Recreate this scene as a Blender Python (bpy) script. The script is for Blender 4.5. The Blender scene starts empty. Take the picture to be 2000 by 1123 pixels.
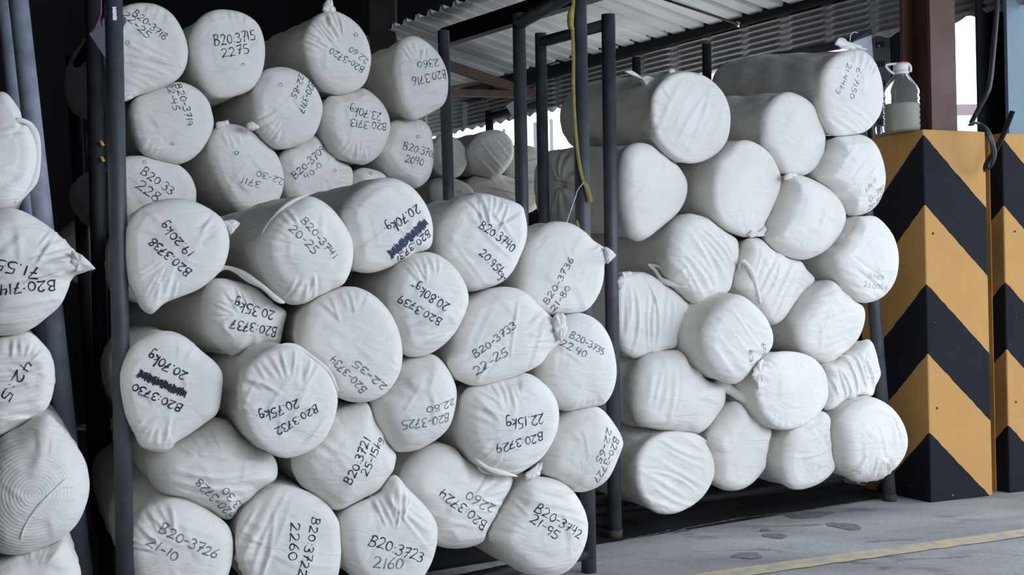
import bpy, bmesh, math, random
import numpy as np
from mathutils import Vector, Matrix

C = bpy.context.scene.collection
scene = bpy.context.scene

# ------------------------------------------------------------------ camera
F = 2400.0                      # focal length in pixels of the 2000 px wide frame
CAM = np.array([0.0, 0.0, 0.95])
ROLL = math.radians(1.2)
RV = np.array([math.cos(ROLL), 0.0, -math.sin(ROLL)])
UV = np.array([math.sin(ROLL), 0.0, math.cos(ROLL)])
FV = np.array([0.0, 1.0, 0.0])
cam_d = bpy.data.cameras.new('camera')
cam_d.sensor_width = 36.0
cam_d.lens = 36.0 * F / 2000.0
cam_d.clip_start = 0.05
cam_d.clip_end = 400
cam = bpy.data.objects.new('camera', cam_d)
C.objects.link(cam)
cam.matrix_world = Matrix(((RV[0], UV[0], -FV[0], CAM[0]), (RV[1], UV[1], -FV[1], CAM[1]),
                           (RV[2], UV[2], -FV[2], CAM[2]), (0, 0, 0, 1)))
scene.camera = cam

# ------------------------------------------------------------------ world, daylight, exposure
w = bpy.data.worlds.new('overcast_sky')
scene.world = w
w.use_nodes = True
bg = w.node_tree.nodes['Background']
bg.inputs[0].default_value = (0.85, 0.93, 1.05, 1)
bg.inputs[1].default_value = 2.4


def area(name, loc, target, sx, sy, power, col):
    d = bpy.data.lights.new(name, 'AREA')
    d.shape = 'RECTANGLE'
    d.size, d.size_y, d.energy, d.color = sx, sy, power, col
    o = bpy.data.objects.new(name, d)
    C.objects.link(o)
    o.location = loc
    o.rotation_euler = (Vector(target) - Vector(loc)).to_track_quat('-Z', 'Y').to_euler()
    return o


area('loading_door_daylight', (3.95, 1.35, 2.1), (0.6, 4.4, 0.8), 2.6, 2.4, 80, (0.78, 0.915, 1.16))
area('canopy_fill_light', (1.25, 7.0, 1.0), (0.3, 8.0, 2.6), 1.4, 0.8, 27, (0.95, 0.97, 1.0))  # added lamp hidden behind the rolls, brightens the canopy underside
scene.view_settings.view_transform = 'Standard'
scene.view_settings.look = 'None'
scene.view_settings.exposure = 0.29
scene.view_settings.gamma = 1.0
scene.view_settings.use_curve_mapping = False

# ------------------------------------------------------------------ pixel helpers
VIEWS = {'c1': (0, 0, 1.998), 'c2': (0, 562, 2.002), 'c3': (240, 0, 2.9545), 'c4': (200, 340, 3.119),
         'c5': (640, 340, 3.12), 'c6': (200, 640, 2.325), 'c7': (660, 660, 2.425), 'c8': (740, 0, 2.442),
         'd1': (1040, 60, 2.674), 'd2': (1340, 60, 2.673), 'd3': (1180, 400, 3.119), 'd4': (1420, 400, 3.119),
         'd5': (1180, 660, 2.955), 'd6': (1640, 0, 3.119), 'p': (0, 0, 1.0)}


def px(view, x, y):
    ox, oy, s = VIEWS[view]
    return (ox + x / s, oy + y / s)


def ray(p):
    d = RV * ((p[0] - 1000) / F) + UV * ((561.5 - p[1]) / F) + FV
    return d                                     # d.y == 1, so scaling by D gives depth D


def at(x, y, D):
    return CAM + ray((x, y)) * D


def on_floor(x, y, z=0.0):
    d = ray((x, y))
    return CAM + d * ((z - CAM[2]) / d[2])


def hit(p, P0, n):
    d = ray(p)
    return CAM + d * (np.dot(P0 - CAM, n) / np.dot(d, n))


# ------------------------------------------------------------------ materials
def new_mat(name):
    m = bpy.data.materials.new(name)
    m.use_nodes = True
    nt = m.node_tree
    b = nt.nodes['Principled BSDF']
    return m, nt, b


def mat(name, col, rough=0.6, metal=0.0, var=0.15, scale=8.0, bump=0.0, bscale=60.0, spec=0.4, col2=None, spots=0.62):
    m, nt, b = new_mat(name)
    N = nt.nodes.new
    L = nt.links.new
    tc = N('ShaderNodeTexCoord')
    no = N('ShaderNodeTexNoise')
    no.inputs['Scale'].default_value = scale
    no.inputs['Detail'].default_value = 6
    L(tc.outputs['Object'], no.inputs['Vector'])
    r = N('ShaderNodeValToRGB')
    c1 = tuple(max(0, c * (1 - var)) for c in col) + (1,)
    c2 = tuple(min(1, c * (1 + var)) for c in col) + (1,)
    r.color_ramp.elements[0].color = c1
    r.color_ramp.elements[0].position = 0.3
    r.color_ramp.elements[1].color = c2
    r.color_ramp.elements[1].position = 0.7
    if col2:
        e = r.color_ramp.elements.new(spots)
        e.color = c2
        r.color_ramp.elements[-1].color = tuple(col2) + (1,)
        r.color_ramp.elements[-1].position = spots + 0.05
    L(no.outputs['Fac'], r.inputs['Fac'])
    L(r.outputs['Color'], b.inputs['Base Color'])
    b.inputs['Roughness'].default_value = rough
    b.inputs['Metallic'].default_value = metal
    b.inputs['Specular IOR Level'].default_value = spec
    if bump:
        n2 = N('ShaderNodeTexNoise')
        n2.inputs['Scale'].default_value = bscale
        n2.inputs['Detail'].default_value = 4
        L(tc.outputs['Object'], n2.inputs['Vector'])
        bp = N('ShaderNodeBump')
        bp.inputs['Strength'].default_value = bump
        bp.inputs['Distance'].default_value = 0.004
        L(n2.outputs['Fac'], bp.inputs['Height'])
        L(bp.outputs['Normal'], b.inputs['Normal'])
    return m


def fabric_mat(name, c_lo, c_hi, rings=False):
    m, nt, b = new_mat(name)
    N = nt.nodes.new
    L = nt.links.new
    tc = N('ShaderNodeTexCoord')
    oi = N('ShaderNodeObjectInfo')
    mp = N('ShaderNodeMapping')
    L(tc.outputs['Object'], mp.inputs['Vector'])
    L(oi.outputs['Random'], mp.inputs['Location'])
    no = N('ShaderNodeTexNoise')
    no.inputs['Scale'].default_value = 5.0
    no.inputs['Detail'].default_value = 5
    L(mp.outputs[0], no.inputs['Vector'])
    r = N('ShaderNodeValToRGB')
    r.color_ramp.elements[0].color = tuple(c_lo) + (1,)
    r.color_ramp.elements[0].position = 0.25
    r.color_ramp.elements[1].color = tuple(c_hi) + (1,)
    r.color_ramp.elements[1].position = 0.6
    L(no.outputs['Fac'], r.inputs['Fac'])
    ns = N('ShaderNodeTexNoise')
    ns.inputs['Scale'].default_value = 7.0
    ns.inputs['Detail'].default_value = 6
    ns.inputs['Distortion'].default_value = 0.8
    L(mp.outputs[0], ns.inputs['Vector'])
    rs = N('ShaderNodeValToRGB')
    rs.color_ramp.elements[0].position = 0.68
    rs.color_ramp.elements[0].color = (1, 1, 1, 1)
    rs.color_ramp.elements[1].position = 0.86
    rs.color_ramp.elements[1].color = (0.62, 0.62, 0.63, 1)
    L(ns.outputs['Fac'], rs.inputs['Fac'])
    mxs = N('ShaderNodeMix')
    mxs.data_type = 'RGBA'
    mxs.blend_type = 'MULTIPLY'
    mxs.inputs[0].default_value = 1.0
    L(r.outputs['Color'], mxs.inputs[6])
    L(rs.outputs['Color'], mxs.inputs[7])
    L(mxs.outputs[2], b.inputs['Base Color'])
    b.inputs['Roughness'].default_value = 0.9
    b.inputs['Specular IOR Level'].default_value = 0.15
    b.inputs['Sheen Weight'].default_value = 0.1
    # soft wrinkles + fine knit
    st = N('ShaderNodeMapping')
    st.inputs['Scale'].default_value = (1.0, 2.6, 1.0)
    L(mp.outputs[0], st.inputs['Vector'])
    n1 = N('ShaderNodeTexNoise')
    n1.inputs['Scale'].default_value = 9.0
    n1.inputs['Detail'].default_value = 3
    n1.inputs['Distortion'].default_value = 1.2
    L(st.outputs[0], n1.inputs['Vector'])
    n2 = N('ShaderNodeTexNoise')
    n2.inputs['Scale'].default_value = 420.0
    n2.inputs['Detail'].default_value = 2
    L(st.outputs[0], n2.inputs['Vector'])
    b1 = N('ShaderNodeBump')
    b1.inputs['Strength'].default_value = 0.58
    b1.inputs['Distance'].default_value = 0.012
    L(n1.outputs['Fac'], b1.inputs['Height'])
    b2 = N('ShaderNodeBump')
    b2.inputs['Strength'].default_value = 0.25
    b2.inputs['Distance'].default_value = 0.001
    L(n2.outputs['Fac'], b2.inputs['Height'])
    L(b1.outputs['Normal'], b2.inputs['Normal'])
    last = b2
    wv = N('ShaderNodeTexWave')
    wv.wave_type = 'RINGS'
    wv.rings_direction = 'Z'
    wv.inputs['Scale'].default_value = 42.0 if rings else 26.0
    wv.inputs['Distortion'].default_value = 0.6 if rings else 1.5
    wv.inputs['Detail'].default_value = 1
    L(tc.outputs['Object'], wv.inputs['Vector'])
    b3 = N('ShaderNodeBump')
    b3.inputs['Strength'].default_value = 0.28 if rings else 0.035
    b3.inputs['Distance'].default_value = 0.002
    L(wv.outputs['Fac'], b3.inputs['Height'])
    L(last.outputs['Normal'], b3.inputs['Normal'])
    L(b3.outputs['Normal'], b.inputs['Normal'])
    return m


M = {}
M['cloth'] = fabric_mat('white_cotton_knit', (0.71, 0.682, 0.625), (0.78, 0.758, 0.705))
M['cloth_ring'] = fabric_mat('white_cotton_wound_edge', (0.70, 0.67, 0.61), (0.77, 0.748, 0.695), True)
M['ink'] = mat('black_marker_ink', (0.018, 0.02, 0.035), 0.7, var=0.3)
M['ink_blue'] = mat('blue_black_marker_ink', (0.03, 0.035, 0.075), 0.7, var=0.3)
M['ink_grey'] = mat('faded_marker_ink', (0.16, 0.165, 0.19), 0.8, var=0.25)
M['ink_pale'] = mat('pale_pencil_ink', (0.30, 0.30, 0.32), 0.8, var=0.2)
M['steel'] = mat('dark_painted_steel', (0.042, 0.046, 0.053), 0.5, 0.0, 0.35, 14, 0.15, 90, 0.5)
M['steel_dark'] = mat('shaded_dark_steel', (0.018, 0.019, 0.022), 0.6, 0.0, 0.3, 14, 0.15, 90, 0.3)  # the painted steel again, with shade put into its colour
M['steel_grey'] = mat('blue_grey_painted_pipe', (0.25, 0.275, 0.33), 0.5, 0.0, 0.25, 20, 0.12, 120, 0.5,
                      col2=(0.04, 0.045, 0.06), spots=0.72)
M['rust'] = mat('rusty_foot', (0.05, 0.037, 0.03), 0.8, 0, 0.4, 30)
M['beam'] = mat('black_purlin', (0.011, 0.011, 0.013), 0.6, 0, 0.3, 6)
M['brown'] = mat('brown_painted_steel', (0.12, 0.062, 0.052), 0.6, 0, 0.22, 5, 0.1, 40)
M['maroon'] = mat('dark_maroon_steel', (0.016, 0.008, 0.007), 0.6, 0, 0.2, 5)
M['brace'] = mat('brown_angle_iron', (0.05, 0.03, 0.022), 0.65, 0, 0.3, 9)
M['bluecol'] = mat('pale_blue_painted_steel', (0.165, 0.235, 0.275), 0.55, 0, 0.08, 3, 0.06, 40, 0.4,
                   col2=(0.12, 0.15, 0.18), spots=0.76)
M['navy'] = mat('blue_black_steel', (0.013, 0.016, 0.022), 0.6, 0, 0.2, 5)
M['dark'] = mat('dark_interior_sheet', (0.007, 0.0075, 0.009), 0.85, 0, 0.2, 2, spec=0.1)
M['red'] = mat('red_oxide_pipe', (0.11, 0.018, 0.008), 0.6, 0, 0.2, 5)
M['strap'] = mat('yellow_green_webbing', (0.26, 0.215, 0.055), 0.8, 0, 0.2, 60)
M['thread'] = mat('white_thread', (0.6, 0.62, 0.65), 0.9, 0, 0.1, 20)
M['pink'] = mat('pink_string', (0.24, 0.06, 0.15), 0.8, 0, 0.1, 20)
M['paper'] = mat('pale_paper', (0.62, 0.64, 0.72), 0.8, 0, 0.05, 12)
M['paper_dim'] = mat('grey_card', (0.20, 0.205, 0.24), 0.7, 0, 0.1, 12)
M['chip'] = mat('white_sticker_remains', (0.75, 0.77, 0.8), 0.7, 0, 0.1, 40)
M['chip_grey'] = mat('grey_sticker_remains', (0.17, 0.17, 0.17), 0.7, 0, 0.2, 40)
M['tape_yellow'] = mat('yellow_tape', (0.55, 0.33, 0.06), 0.6, 0, 0.1, 40)
M['tape_black'] = mat('black_tape', (0.006, 0.006, 0.008), 0.4, 0, 0.1, 40)
M['cable'] = mat('grey_black_cable', (0.03, 0.033, 0.038), 0.35, 0, 0.15, 20)
M['black_strap'] = mat('black_rubber_strap', (0.012, 0.014, 0.016), 0.4, 0, 0.15, 20)
M['white_plastic'] = mat('white_plastic', (0.72, 0.72, 0.70), 0.4, 0, 0.05, 20)
M['cap_red'] = mat('red_plastic', (0.45, 0.02, 0.03), 0.4, 0, 0.1, 20)
M['chrome'] = mat('steel_hook', (0.4, 0.4, 0.42), 0.3, 1.0, 0.1, 20)
M['outside'] = mat('pale_outside_metal', (0.62, 0.66, 0.66), 0.6, 0, 0.05, 4)
M['outside_mauve'] = mat('mauve_outside_wall', (0.30, 0.23, 0.25), 0.7, 0, 0.1, 4)
M['outside_slat'] = mat('dark_green_outside_slat', (0.03, 0.04, 0.045), 0.6, 0, 0.1, 4)
M['roof'] = mat('galvanised_roof_sheet', (0.5, 0.515, 0.52), 0.55, 0.0, 0.22, 2.2, 0.1, 30)
M['cladding'] = mat('grey_embossed_cladding', (0.32, 0.32, 0.32), 0.6, 0, 0.15, 3)


def clear_mat(name, col, rough, ior, dens=None):
    m, nt, b = new_mat(name)
    b.inputs['Base Color'].default_value = col + (1,)
    b.inputs['Roughness'].default_value = rough
    b.inputs['IOR'].default_value = ior
    b.inputs['Transmission Weight'].default_value = 0.90
    return m


M['pet'] = clear_mat('clear_plastic', (0.74, 0.75, 0.76), 0.06, 1.12)
M['liquid'] = mat('cloudy_liquid', (0.5, 0.49, 0.37), 0.3, 0, 0.05, 10)
M['liquid'].node_tree.nodes['Principled BSDF'].inputs['Transmission Weight'].default_value = 0.3
M['liquid'].node_tree.nodes['Principled BSDF'].inputs['IOR'].default_value = 1.1


def concrete_mat():
    m, nt, b = new_mat('worn_concrete')
    N = nt.nodes.new
    L = nt.links.new
    tc = N('ShaderNodeTexCoord')

    def noise(s, d, dist=0.0, scl=(1, 1, 1)):
        mp = N('ShaderNodeMapping')
        mp.inputs['Scale'].default_value = scl
        mp.inputs['Rotation'].default_value = (0, 0, math.radians(-27))
        L(tc.outputs['Object'], mp.inputs['Vector'])
        n = N('ShaderNodeTexNoise')
        n.inputs['Scale'].default_value = s
        n.inputs['Detail'].default_value = d
        n.inputs['Distortion'].default_value = dist
        L(mp.outputs[0], n.inputs['Vector'])
        return n.outputs['Fac']

    def ramp(src, p0, c0, p1, c1):
        r = N('ShaderNodeValToRGB')
        r.color_ramp.elements[0].position = p0
        r.color_ramp.elements[0].color = c0
        r.color_ramp.elements[1].position = p1
        r.color_ramp.elements[1].color = c1
        L(src, r.inputs['Fac'])
        return r.outputs['Color']

    def mul(a, c, f=1.0):
        x = N('ShaderNodeMix')
        x.data_type = 'RGBA'
        x.blend_type = 'MULTIPLY'
        x.inputs[0].default_value = f
        L(a, x.inputs[6])
        L(c, x.inputs[7])
        return x.outputs[2]

    base = ramp(noise(2.2, 8, 0.6, (0.6, 1.5, 1)), 0.3, (0.28, 0.277, 0.275, 1), 0.72, (0.50, 0.495, 0.49, 1))
    spot = ramp(noise(5.5, 5, 0.9, (0.7, 1.6, 1)), 0.30, (0.42, 0.42, 0.43, 1), 0.42, (1, 1, 1, 1))
    fine = ramp(noise(60, 4), 0.3, (0.78, 0.78, 0.78, 1), 0.6, (1.0, 1.0, 1.0, 1))
    col = mul(mul(base, spot, 0.8), fine, 0.9)
    L(col, b.inputs['Base Color'])
    b.inputs['Roughness'].default_value = 0.72
    b.inputs['Specular IOR Level'].default_value = 0.3
    bp = N('ShaderNodeBump')
    bp.inputs['Strength'].default_value = 0.25
    bp.inputs['Distance'].default_value = 0.006
    L(noise(25, 6), bp.inputs['Height'])
    L(bp.outputs['Normal'], b.inputs['Normal'])
    return m


M['concrete'] = concrete_mat()
M['stain'] = mat('oil_stain', (0.20, 0.195, 0.19), 0.6, 0, 0.3, 30)
M['seam'] = mat('pale_floor_joint', (0.20, 0.195, 0.185), 0.9, 0, 0.4, 30)


def line_mat():
    m, nt, b = new_mat('worn_yellow_floor_paint')
    N = nt.nodes.new
    L = nt.links.new
    tc = N('ShaderNodeTexCoord')
    n = N('ShaderNodeTexNoise')
    n.inputs['Scale'].default_value = 16
    n.inputs['Detail'].default_value = 8
    L(tc.outputs['Object'], n.inputs['Vector'])
    r = N('ShaderNodeValToRGB')
    r.color_ramp.elements[0].position = 0.36
    r.color_ramp.elements[0].color = (0.40, 0.385, 0.36, 1)
    r.color_ramp.elements[1].position = 0.58
    r.color_ramp.elements[1].color = (0.62, 0.49, 0.29, 1)
    L(n.outputs['Fac'], r.inputs['Fac'])
    L(r.outputs['Color'], b.inputs['Base Color'])
    b.inputs['Roughness'].default_value = 0.75
    return m


M['floor_paint'] = line_mat()


def chevron_mat():
    m, nt, b = new_mat('yellow_black_chevron_paint')
    N = nt.nodes.new
    L = nt.links.new
    tc = N('ShaderNodeTexCoord')
    sx = N('ShaderNodeSeparateXYZ')
    L(tc.outputs['Object'], sx.inputs[0])

    def ma(op, a, c):
        n = N('ShaderNodeMath')
        n.operation = op
        for i, v in enumerate((a, c)):
            if isinstance(v, (int, float)):
                n.inputs[i].default_value = v
            else:
                L(v, n.inputs[i])
        return n.outputs[0]

    wob = N('ShaderNodeTexNoise')
    wob.inputs['Scale'].default_value = 18
    wob.inputs['Detail'].default_value = 3
    L(tc.outputs['Object'], wob.inputs['Vector'])
    wv = ma('MULTIPLY', ma('SUBTRACT', wob.outputs['Fac'], 0.5), 0.018)
    u = ma('ADD', sx.outputs['X'], sx.outputs['Y'])
    h = ma('ADD', ma('ADD', sx.outputs['Z'], ma('MULTIPLY', u, 0.90)), wv)
    fr = ma('FRACT', ma('DIVIDE', ma('ADD', h, 1.26 * 0 + 0.63 * 4 - 1.258), 0.632), 0)
    blk = ma('LESS_THAN', fr, 0.47)
    n2 = N('ShaderNodeTexNoise')
    n2.inputs['Scale'].default_value = 9
    n2.inputs['Detail'].default_value = 7
    L(tc.outputs['Object'], n2.inputs['Vector'])
    ry = N('ShaderNodeValToRGB')
    ry.color_ramp.elements[0].color = (0.47, 0.255, 0.085, 1)
    ry.color_ramp.elements[1].color = (0.55, 0.31, 0.108, 1)
    L(n2.outputs['Fac'], ry.inputs['Fac'])
    rb = N('ShaderNodeValToRGB')
    rb.color_ramp.elements[0].color = (0.007, 0.0078, 0.0105, 1)
    rb.color_ramp.elements[1].color = (0.017, 0.0185, 0.024, 1)
    L(n2.outputs['Fac'], rb.inputs['Fac'])
    mx = N('ShaderNodeMix')
    mx.data_type = 'RGBA'
    L(blk, mx.inputs[0])
    L(ry.outputs['Color'], mx.inputs[6])
    L(rb.outputs['Color'], mx.inputs[7])
    # chipped paint
    n3 = N('ShaderNodeTexNoise')
    n3.inputs['Scale'].default_value = 13
    n3.inputs['Detail'].default_value = 9
    n3.inputs['Roughness'].default_value = 0.65
    L(tc.outputs['Object'], n3.inputs['Vector'])
    chip = ma('GREATER_THAN', n3.outputs['Fac'], 0.705)
    m2 = N('ShaderNodeMix')
    m2.data_type = 'RGBA'
    L(chip, m2.inputs[0])
    L(mx.outputs[2], m2.inputs[6])
    m2.inputs[7].default_value = (0.30, 0.27, 0.23, 1)
    L(m2.outputs[2], b.inputs['Base Color'])
    b.inputs['Roughness'].default_value = 0.75
    b.inputs['Specular IOR Level'].default_value = 0.15
    bp = N('ShaderNodeBump')
    bp.inputs['Strength'].default_value = 0.12
    bp.inputs['Distance'].default_value = 0.004
    L(n3.outputs['Fac'], bp.inputs['Height'])
    L(bp.outputs['Normal'], b.inputs['Normal'])
    return m


M['chevron'] = chevron_mat()
M['yellow_panel'] = mat('yellow_paint', (0.62, 0.35, 0.11), 0.7, 0, 0.12, 9, spec=0.15)

M['plaster'] = mat('pale_plaster', (0.5, 0.49, 0.47), 0.9, 0, 0.08, 3)

# ------------------------------------------------------------------ object helpers


def tag(o, label, cat, group=None):
    o['label'] = label
    o['category'] = cat
    if group:
        o['group'] = group
    return o


def empty(name, loc, label, cat, group=None):
    o = bpy.data.objects.new(name, None)
    o.empty_display_size = 0.05
    C.objects.link(o)
    o.location = Vector(loc)
    bpy.context.view_layer.update()
    return tag(o, label, cat, group)


def obj(name, verts, faces, m, parent=None, smooth=True, mw=None):
    me = bpy.data.meshes.new(name)
    me.from_pydata([tuple(float(a) for a in v) for v in verts], [], [tuple(f) for f in faces])
    me.materials.append(m)
    me.update()
    if smooth:
        me.polygons.foreach_set('use_smooth', [True] * len(me.polygons))
    o = bpy.data.objects.new(name, me)
    C.objects.link(o)
    if mw is not None:
        o.matrix_world = mw
    if parent is not None:
        o.parent = parent
        o.matrix_parent_inverse = parent.matrix_world.inverted()
    return o


def recentre(o):
    """put the origin of a top-level mesh at its lowest centre"""
    v = np.array([p.co[:] for p in o.data.vertices])
    c = np.array([(v[:, 0].min() + v[:, 0].max()) / 2, (v[:, 1].min() + v[:, 1].max()) / 2, v[:, 2].min()])
    for p in o.data.vertices:
        p.co = Vector(np.array(p.co[:]) - c)
    o.location = Vector(c)
    return o


def frame_of(d):
    d = np.array(d, float)
    d /= np.linalg.norm(d)
    up = np.array([0, 0, 1.0]) if abs(d[2]) < 0.9 else np.array([0, 1.0, 0])
    a = np.cross(up, d)
    a /= np.linalg.norm(a)
    return a, np.cross(d, a), d


def tube(pts, rad, n=24, hollow=0.0, flat=None, cap=True):
    """tube along a polyline; rad scalar or list; flat=(rx,ry) for a strap section"""
    pts = [np.array(p, float) for p in pts]
    V, Fc = [], []
    k = len(pts)
    pa = None
    for i, p in enumerate(pts):
        d = pts[min(i + 1, k - 1)] - pts[max(i - 1, 0)]
        a, b, d = frame_of(d)
        if pa is not None:
            a = pa - d * np.dot(pa, d)
            a /= np.linalg.norm(a)
            b = np.cross(d, a)
        pa = a
        r = rad[i] if isinstance(rad, (list, tuple)) else rad
        rx, ry = flat if flat else (r, r)
        for j in range(n):
            t = 2 * math.pi * j / n
            V.append(p + a * rx * math.cos(t) + b * ry * math.sin(t))
    for i in range(k - 1):
        for j in range(n):
            q = (j + 1) % n
            Fc.append((i * n + j, i * n + q, (i + 1) * n + q, (i + 1) * n + j))
    if hollow:
        d = pts[-1] - pts[-2]
        a, b, d = frame_of(d)
        for s, z in ((1 - hollow, 0.0), (1 - hollow, -0.06)):
            for j in range(n):
                t = 2 * math.pi * j / n
                V.append(pts[-1] + d * z + (V[(k - 1) * n + j] - pts[-1]) * s)
        for base, nxt in (((k - 1) * n, k * n), (k * n, (k + 1) * n)):
            for j in range(n):
                q = (j + 1) % n
                Fc.append((base + j, base + q, nxt + q, nxt + j))
        Fc.append(tuple(reversed(range(n))))
        Fc.append(tuple((k + 1) * n + j for j in range(n)))
    elif cap:
        Fc.append(tuple(reversed(range(n))))
        Fc.append(tuple((k - 1) * n + j for j in range(n)))
    return V, Fc


def box_from(o, ax, ay, az):
    """box with corner o and three edge vectors"""
    o, ax, ay, az = (np.array(q, float) for q in (o, ax, ay, az))
    V = [o, o + ax, o + ax + ay, o + ay, o + az, o + ax + az, o + ax + ay + az, o + ay + az]
    Fc = [(0, 3, 2, 1), (4, 5, 6, 7), (0, 1, 5, 4), (1, 2, 6, 5), (2, 3, 7, 6), (3, 0, 4, 7)]
    return V, Fc


def bar(p, q, wdt, hgt):
    """rectangular bar from p to q (centre line)"""
    a, b, d = frame_of(np.array(q) - np.array(p))
    o = np.array(p) - a * wdt / 2 - b * hgt / 2
    return box_from(o, a * wdt, b * hgt, np.array(q) - np.array(p))


def bevel(o, wd, seg=2):
    bm = bmesh.new()
    bm.from_mesh(o.data)
    bmesh.ops.recalc_face_normals(bm, faces=bm.faces)
    bmesh.ops.bevel(bm, geom=[e for e in bm.edges if e.calc_face_angle(0) > 0.6], offset=wd, segments=seg, profile=0.5, affect='EDGES')
    bm.to_mesh(o.data)
    bm.free()
    return o


def merge(parts):
    V, Fc = [], []
    for v, f in parts:
        k = len(V)
        V += list(v)
        Fc += [tuple(i + k for i in q) for q in f]
    return V, Fc


def flat_normals(o):
    o.data.polygons.foreach_set('use_smooth', [False] * len(o.data.polygons))
    return o


# ------------------------------------------------------------------ building shell
TH = math.radians(27)                              # the racks stand turned by this much
S_DIR = np.array([math.cos(TH), math.sin(TH), 0])  # along a rack front, to the right and away
A_DIR = np.array([-math.sin(TH), math.cos(TH), 0])  # into the rack
BT = math.radians(34)
BA = np.array([-math.sin(BT), math.cos(BT), 0])    # along the building, away
BS = np.array([math.cos(BT), math.sin(BT), 0])
UP = np.array([0, 0, 1.0])


def structure(o):
    o['kind'] = 'structure'
    return o


structure(obj('floor', [(-14, -14, 0), (26, -14, 0), (26, 40, 0), (-14, 40, 0)], [(0, 1, 2, 3)], M['concrete'], smooth=False))
# dark side and back walls, high dark ceiling over the bay
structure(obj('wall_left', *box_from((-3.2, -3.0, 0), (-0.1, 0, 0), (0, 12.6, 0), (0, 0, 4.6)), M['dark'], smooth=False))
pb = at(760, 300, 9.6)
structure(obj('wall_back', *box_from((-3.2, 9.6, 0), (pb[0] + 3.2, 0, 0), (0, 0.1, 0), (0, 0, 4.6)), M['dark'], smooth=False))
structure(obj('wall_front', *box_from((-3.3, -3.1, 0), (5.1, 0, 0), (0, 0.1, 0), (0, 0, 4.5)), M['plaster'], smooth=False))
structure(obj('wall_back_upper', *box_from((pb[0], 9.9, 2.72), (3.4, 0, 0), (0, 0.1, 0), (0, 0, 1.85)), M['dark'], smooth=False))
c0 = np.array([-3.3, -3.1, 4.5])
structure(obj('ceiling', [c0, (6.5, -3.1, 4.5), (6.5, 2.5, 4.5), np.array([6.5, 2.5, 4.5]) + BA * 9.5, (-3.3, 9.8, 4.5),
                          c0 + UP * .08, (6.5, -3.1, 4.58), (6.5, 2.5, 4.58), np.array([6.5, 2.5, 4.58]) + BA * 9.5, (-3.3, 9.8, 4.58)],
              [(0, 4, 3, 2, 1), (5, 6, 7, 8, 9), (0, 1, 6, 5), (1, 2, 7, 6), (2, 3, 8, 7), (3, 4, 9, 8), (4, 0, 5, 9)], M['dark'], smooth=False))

# low corrugated canopy roof behind the racks
E0 = at(775, 52, 8.5)
E1 = at(930, 3, 7.71)
ED = (E1 - E0)
ED[2] = 0
ED /= np.linalg.norm(ED)


def on_line(x, P, Q):
    """depth where the vertical plane through P and Q meets image column x (near the beam rows)"""
    d = ray((x, 100))
    n = np.array([-(Q - P)[1], (Q - P)[0], 0])
    return np.dot(P - CAM, n) / np.dot(d, n)


WC0 = at(1000, 232, 8.9)
WC1 = at(1900, 52, 5.72)
G0 = at(905, 174, on_line(905, WC0, WC1) - 0.05)
G1 = at(1740, -58, on_line(1740, WC0, WC1) - 0.1)
GD = (G1 - G0) / np.linalg.norm(G1 - G0)
DG = np.linalg.norm(at(1029, 139, on_line(1029, WC0, WC1) - 0.05) - G0)   # the ribs run slantwise
RIB = 0.155
V, Fc = [], []
prof = [(0.0, 0.0), (0.52, 0.0), (0.62, 0.032), (0.80, 0.032), (0.90, 0.0)]
L0 = 0.0
rows = []
for i in range(-8, 52):
    for fx, fz in prof:
        rows.append((i * RIB + fx * RIB, fz))
for (t, hz) in rows:
    for s in (0.0, 1.06):
        V.append((E0 + ED * t) * (1 - s) + (G0 + GD * (t + DG)) * s + UP * hz)
nr = len(rows)
for i in range(nr - 1):
    Fc.append((2 * i, 2 * i + 1, 2 * i + 3, 2 * i + 2))
ro = obj('canopy_roof_sheet', V, Fc, M['roof'], smooth=False)
sm = ro.modifiers.new('thickness', 'SOLIDIFY')
sm.thickness = 0.004
ro['kind'] = 'structure'


def beam_px(name, a, b, D0, D1, hgt, wdt, m, label=None):
    p, q = at(*a, D0), at(*b, D1)
    V, Fc = merge([bar(p + UP * hgt / 2, q + UP * hgt / 2, wdt, hgt * 0.12), bar(p - UP * hgt / 2, q - UP * hgt / 2, wdt, hgt * 0.12),
                   bar(p, q, wdt * 0.22, hgt)])
    return obj(name, V, Fc, m, smooth=False)


b1 = structure(beam_px('trim_1', (870, 73), (1180, -25), 8.15, 6.6, 0.10, 0.07, M['beam']))
QA, QB = on_line(960, WC0, WC1) - 0.12, on_line(1700, WC0, WC1) - 0.12
b2 = structure(beam_px('trim_2', (905, 186), (1740, -46), on_line(905, WC0, WC1) - 0.06, QB, 0.09, 0.07, M['beam']))

# embossed cladding below beam 2, along the far side; open daylight below its wavy edge
wd = WC1 - WC0
Lc = np.linalg.norm(wd[:2])
wd2 = np.array([wd[0], wd[1], 0]) / Lc
wn = np.array([wd2[1], -wd2[0], 0])
if wn[1] > 0:
    wn = -wn
V, Fc = [], []
NU, NV = 340, 22
u0, u1 = -2.6, Lc + 3.4
zb = WC0[2]
Hc = 0.36
for i in range(NU + 1):
    u = u0 + (u1 - u0) * i / NU
    for j in range(NV + 1):
        vv = j / NV
        wave = 0.012 * math.sin(u * 2 * math.pi / 0.13) * (1 if j == 0 else 0)
        pan = (u / 0.30) % 1.0
        off = 0.014 * (1 if (j % 2) else -1) * (1 if pan < 0.78 else 0.25)
        V.append(WC0 + wd2 * u + wn * off + UP * (zb - WC0[2] + wave + vv * Hc))
for i in range(NU):
    for j in range(NV):
        a = i * (NV + 1) + j
        Fc.append((a, a + 1, a + NV + 2, a + NV + 1))
cl = obj('wall_right', V, Fc, M['cladding'], smooth=False)
structure(cl)
sm = cl.modifiers.new('thickness', 'SOLIDIFY')
sm.thickness = 0.006
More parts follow.
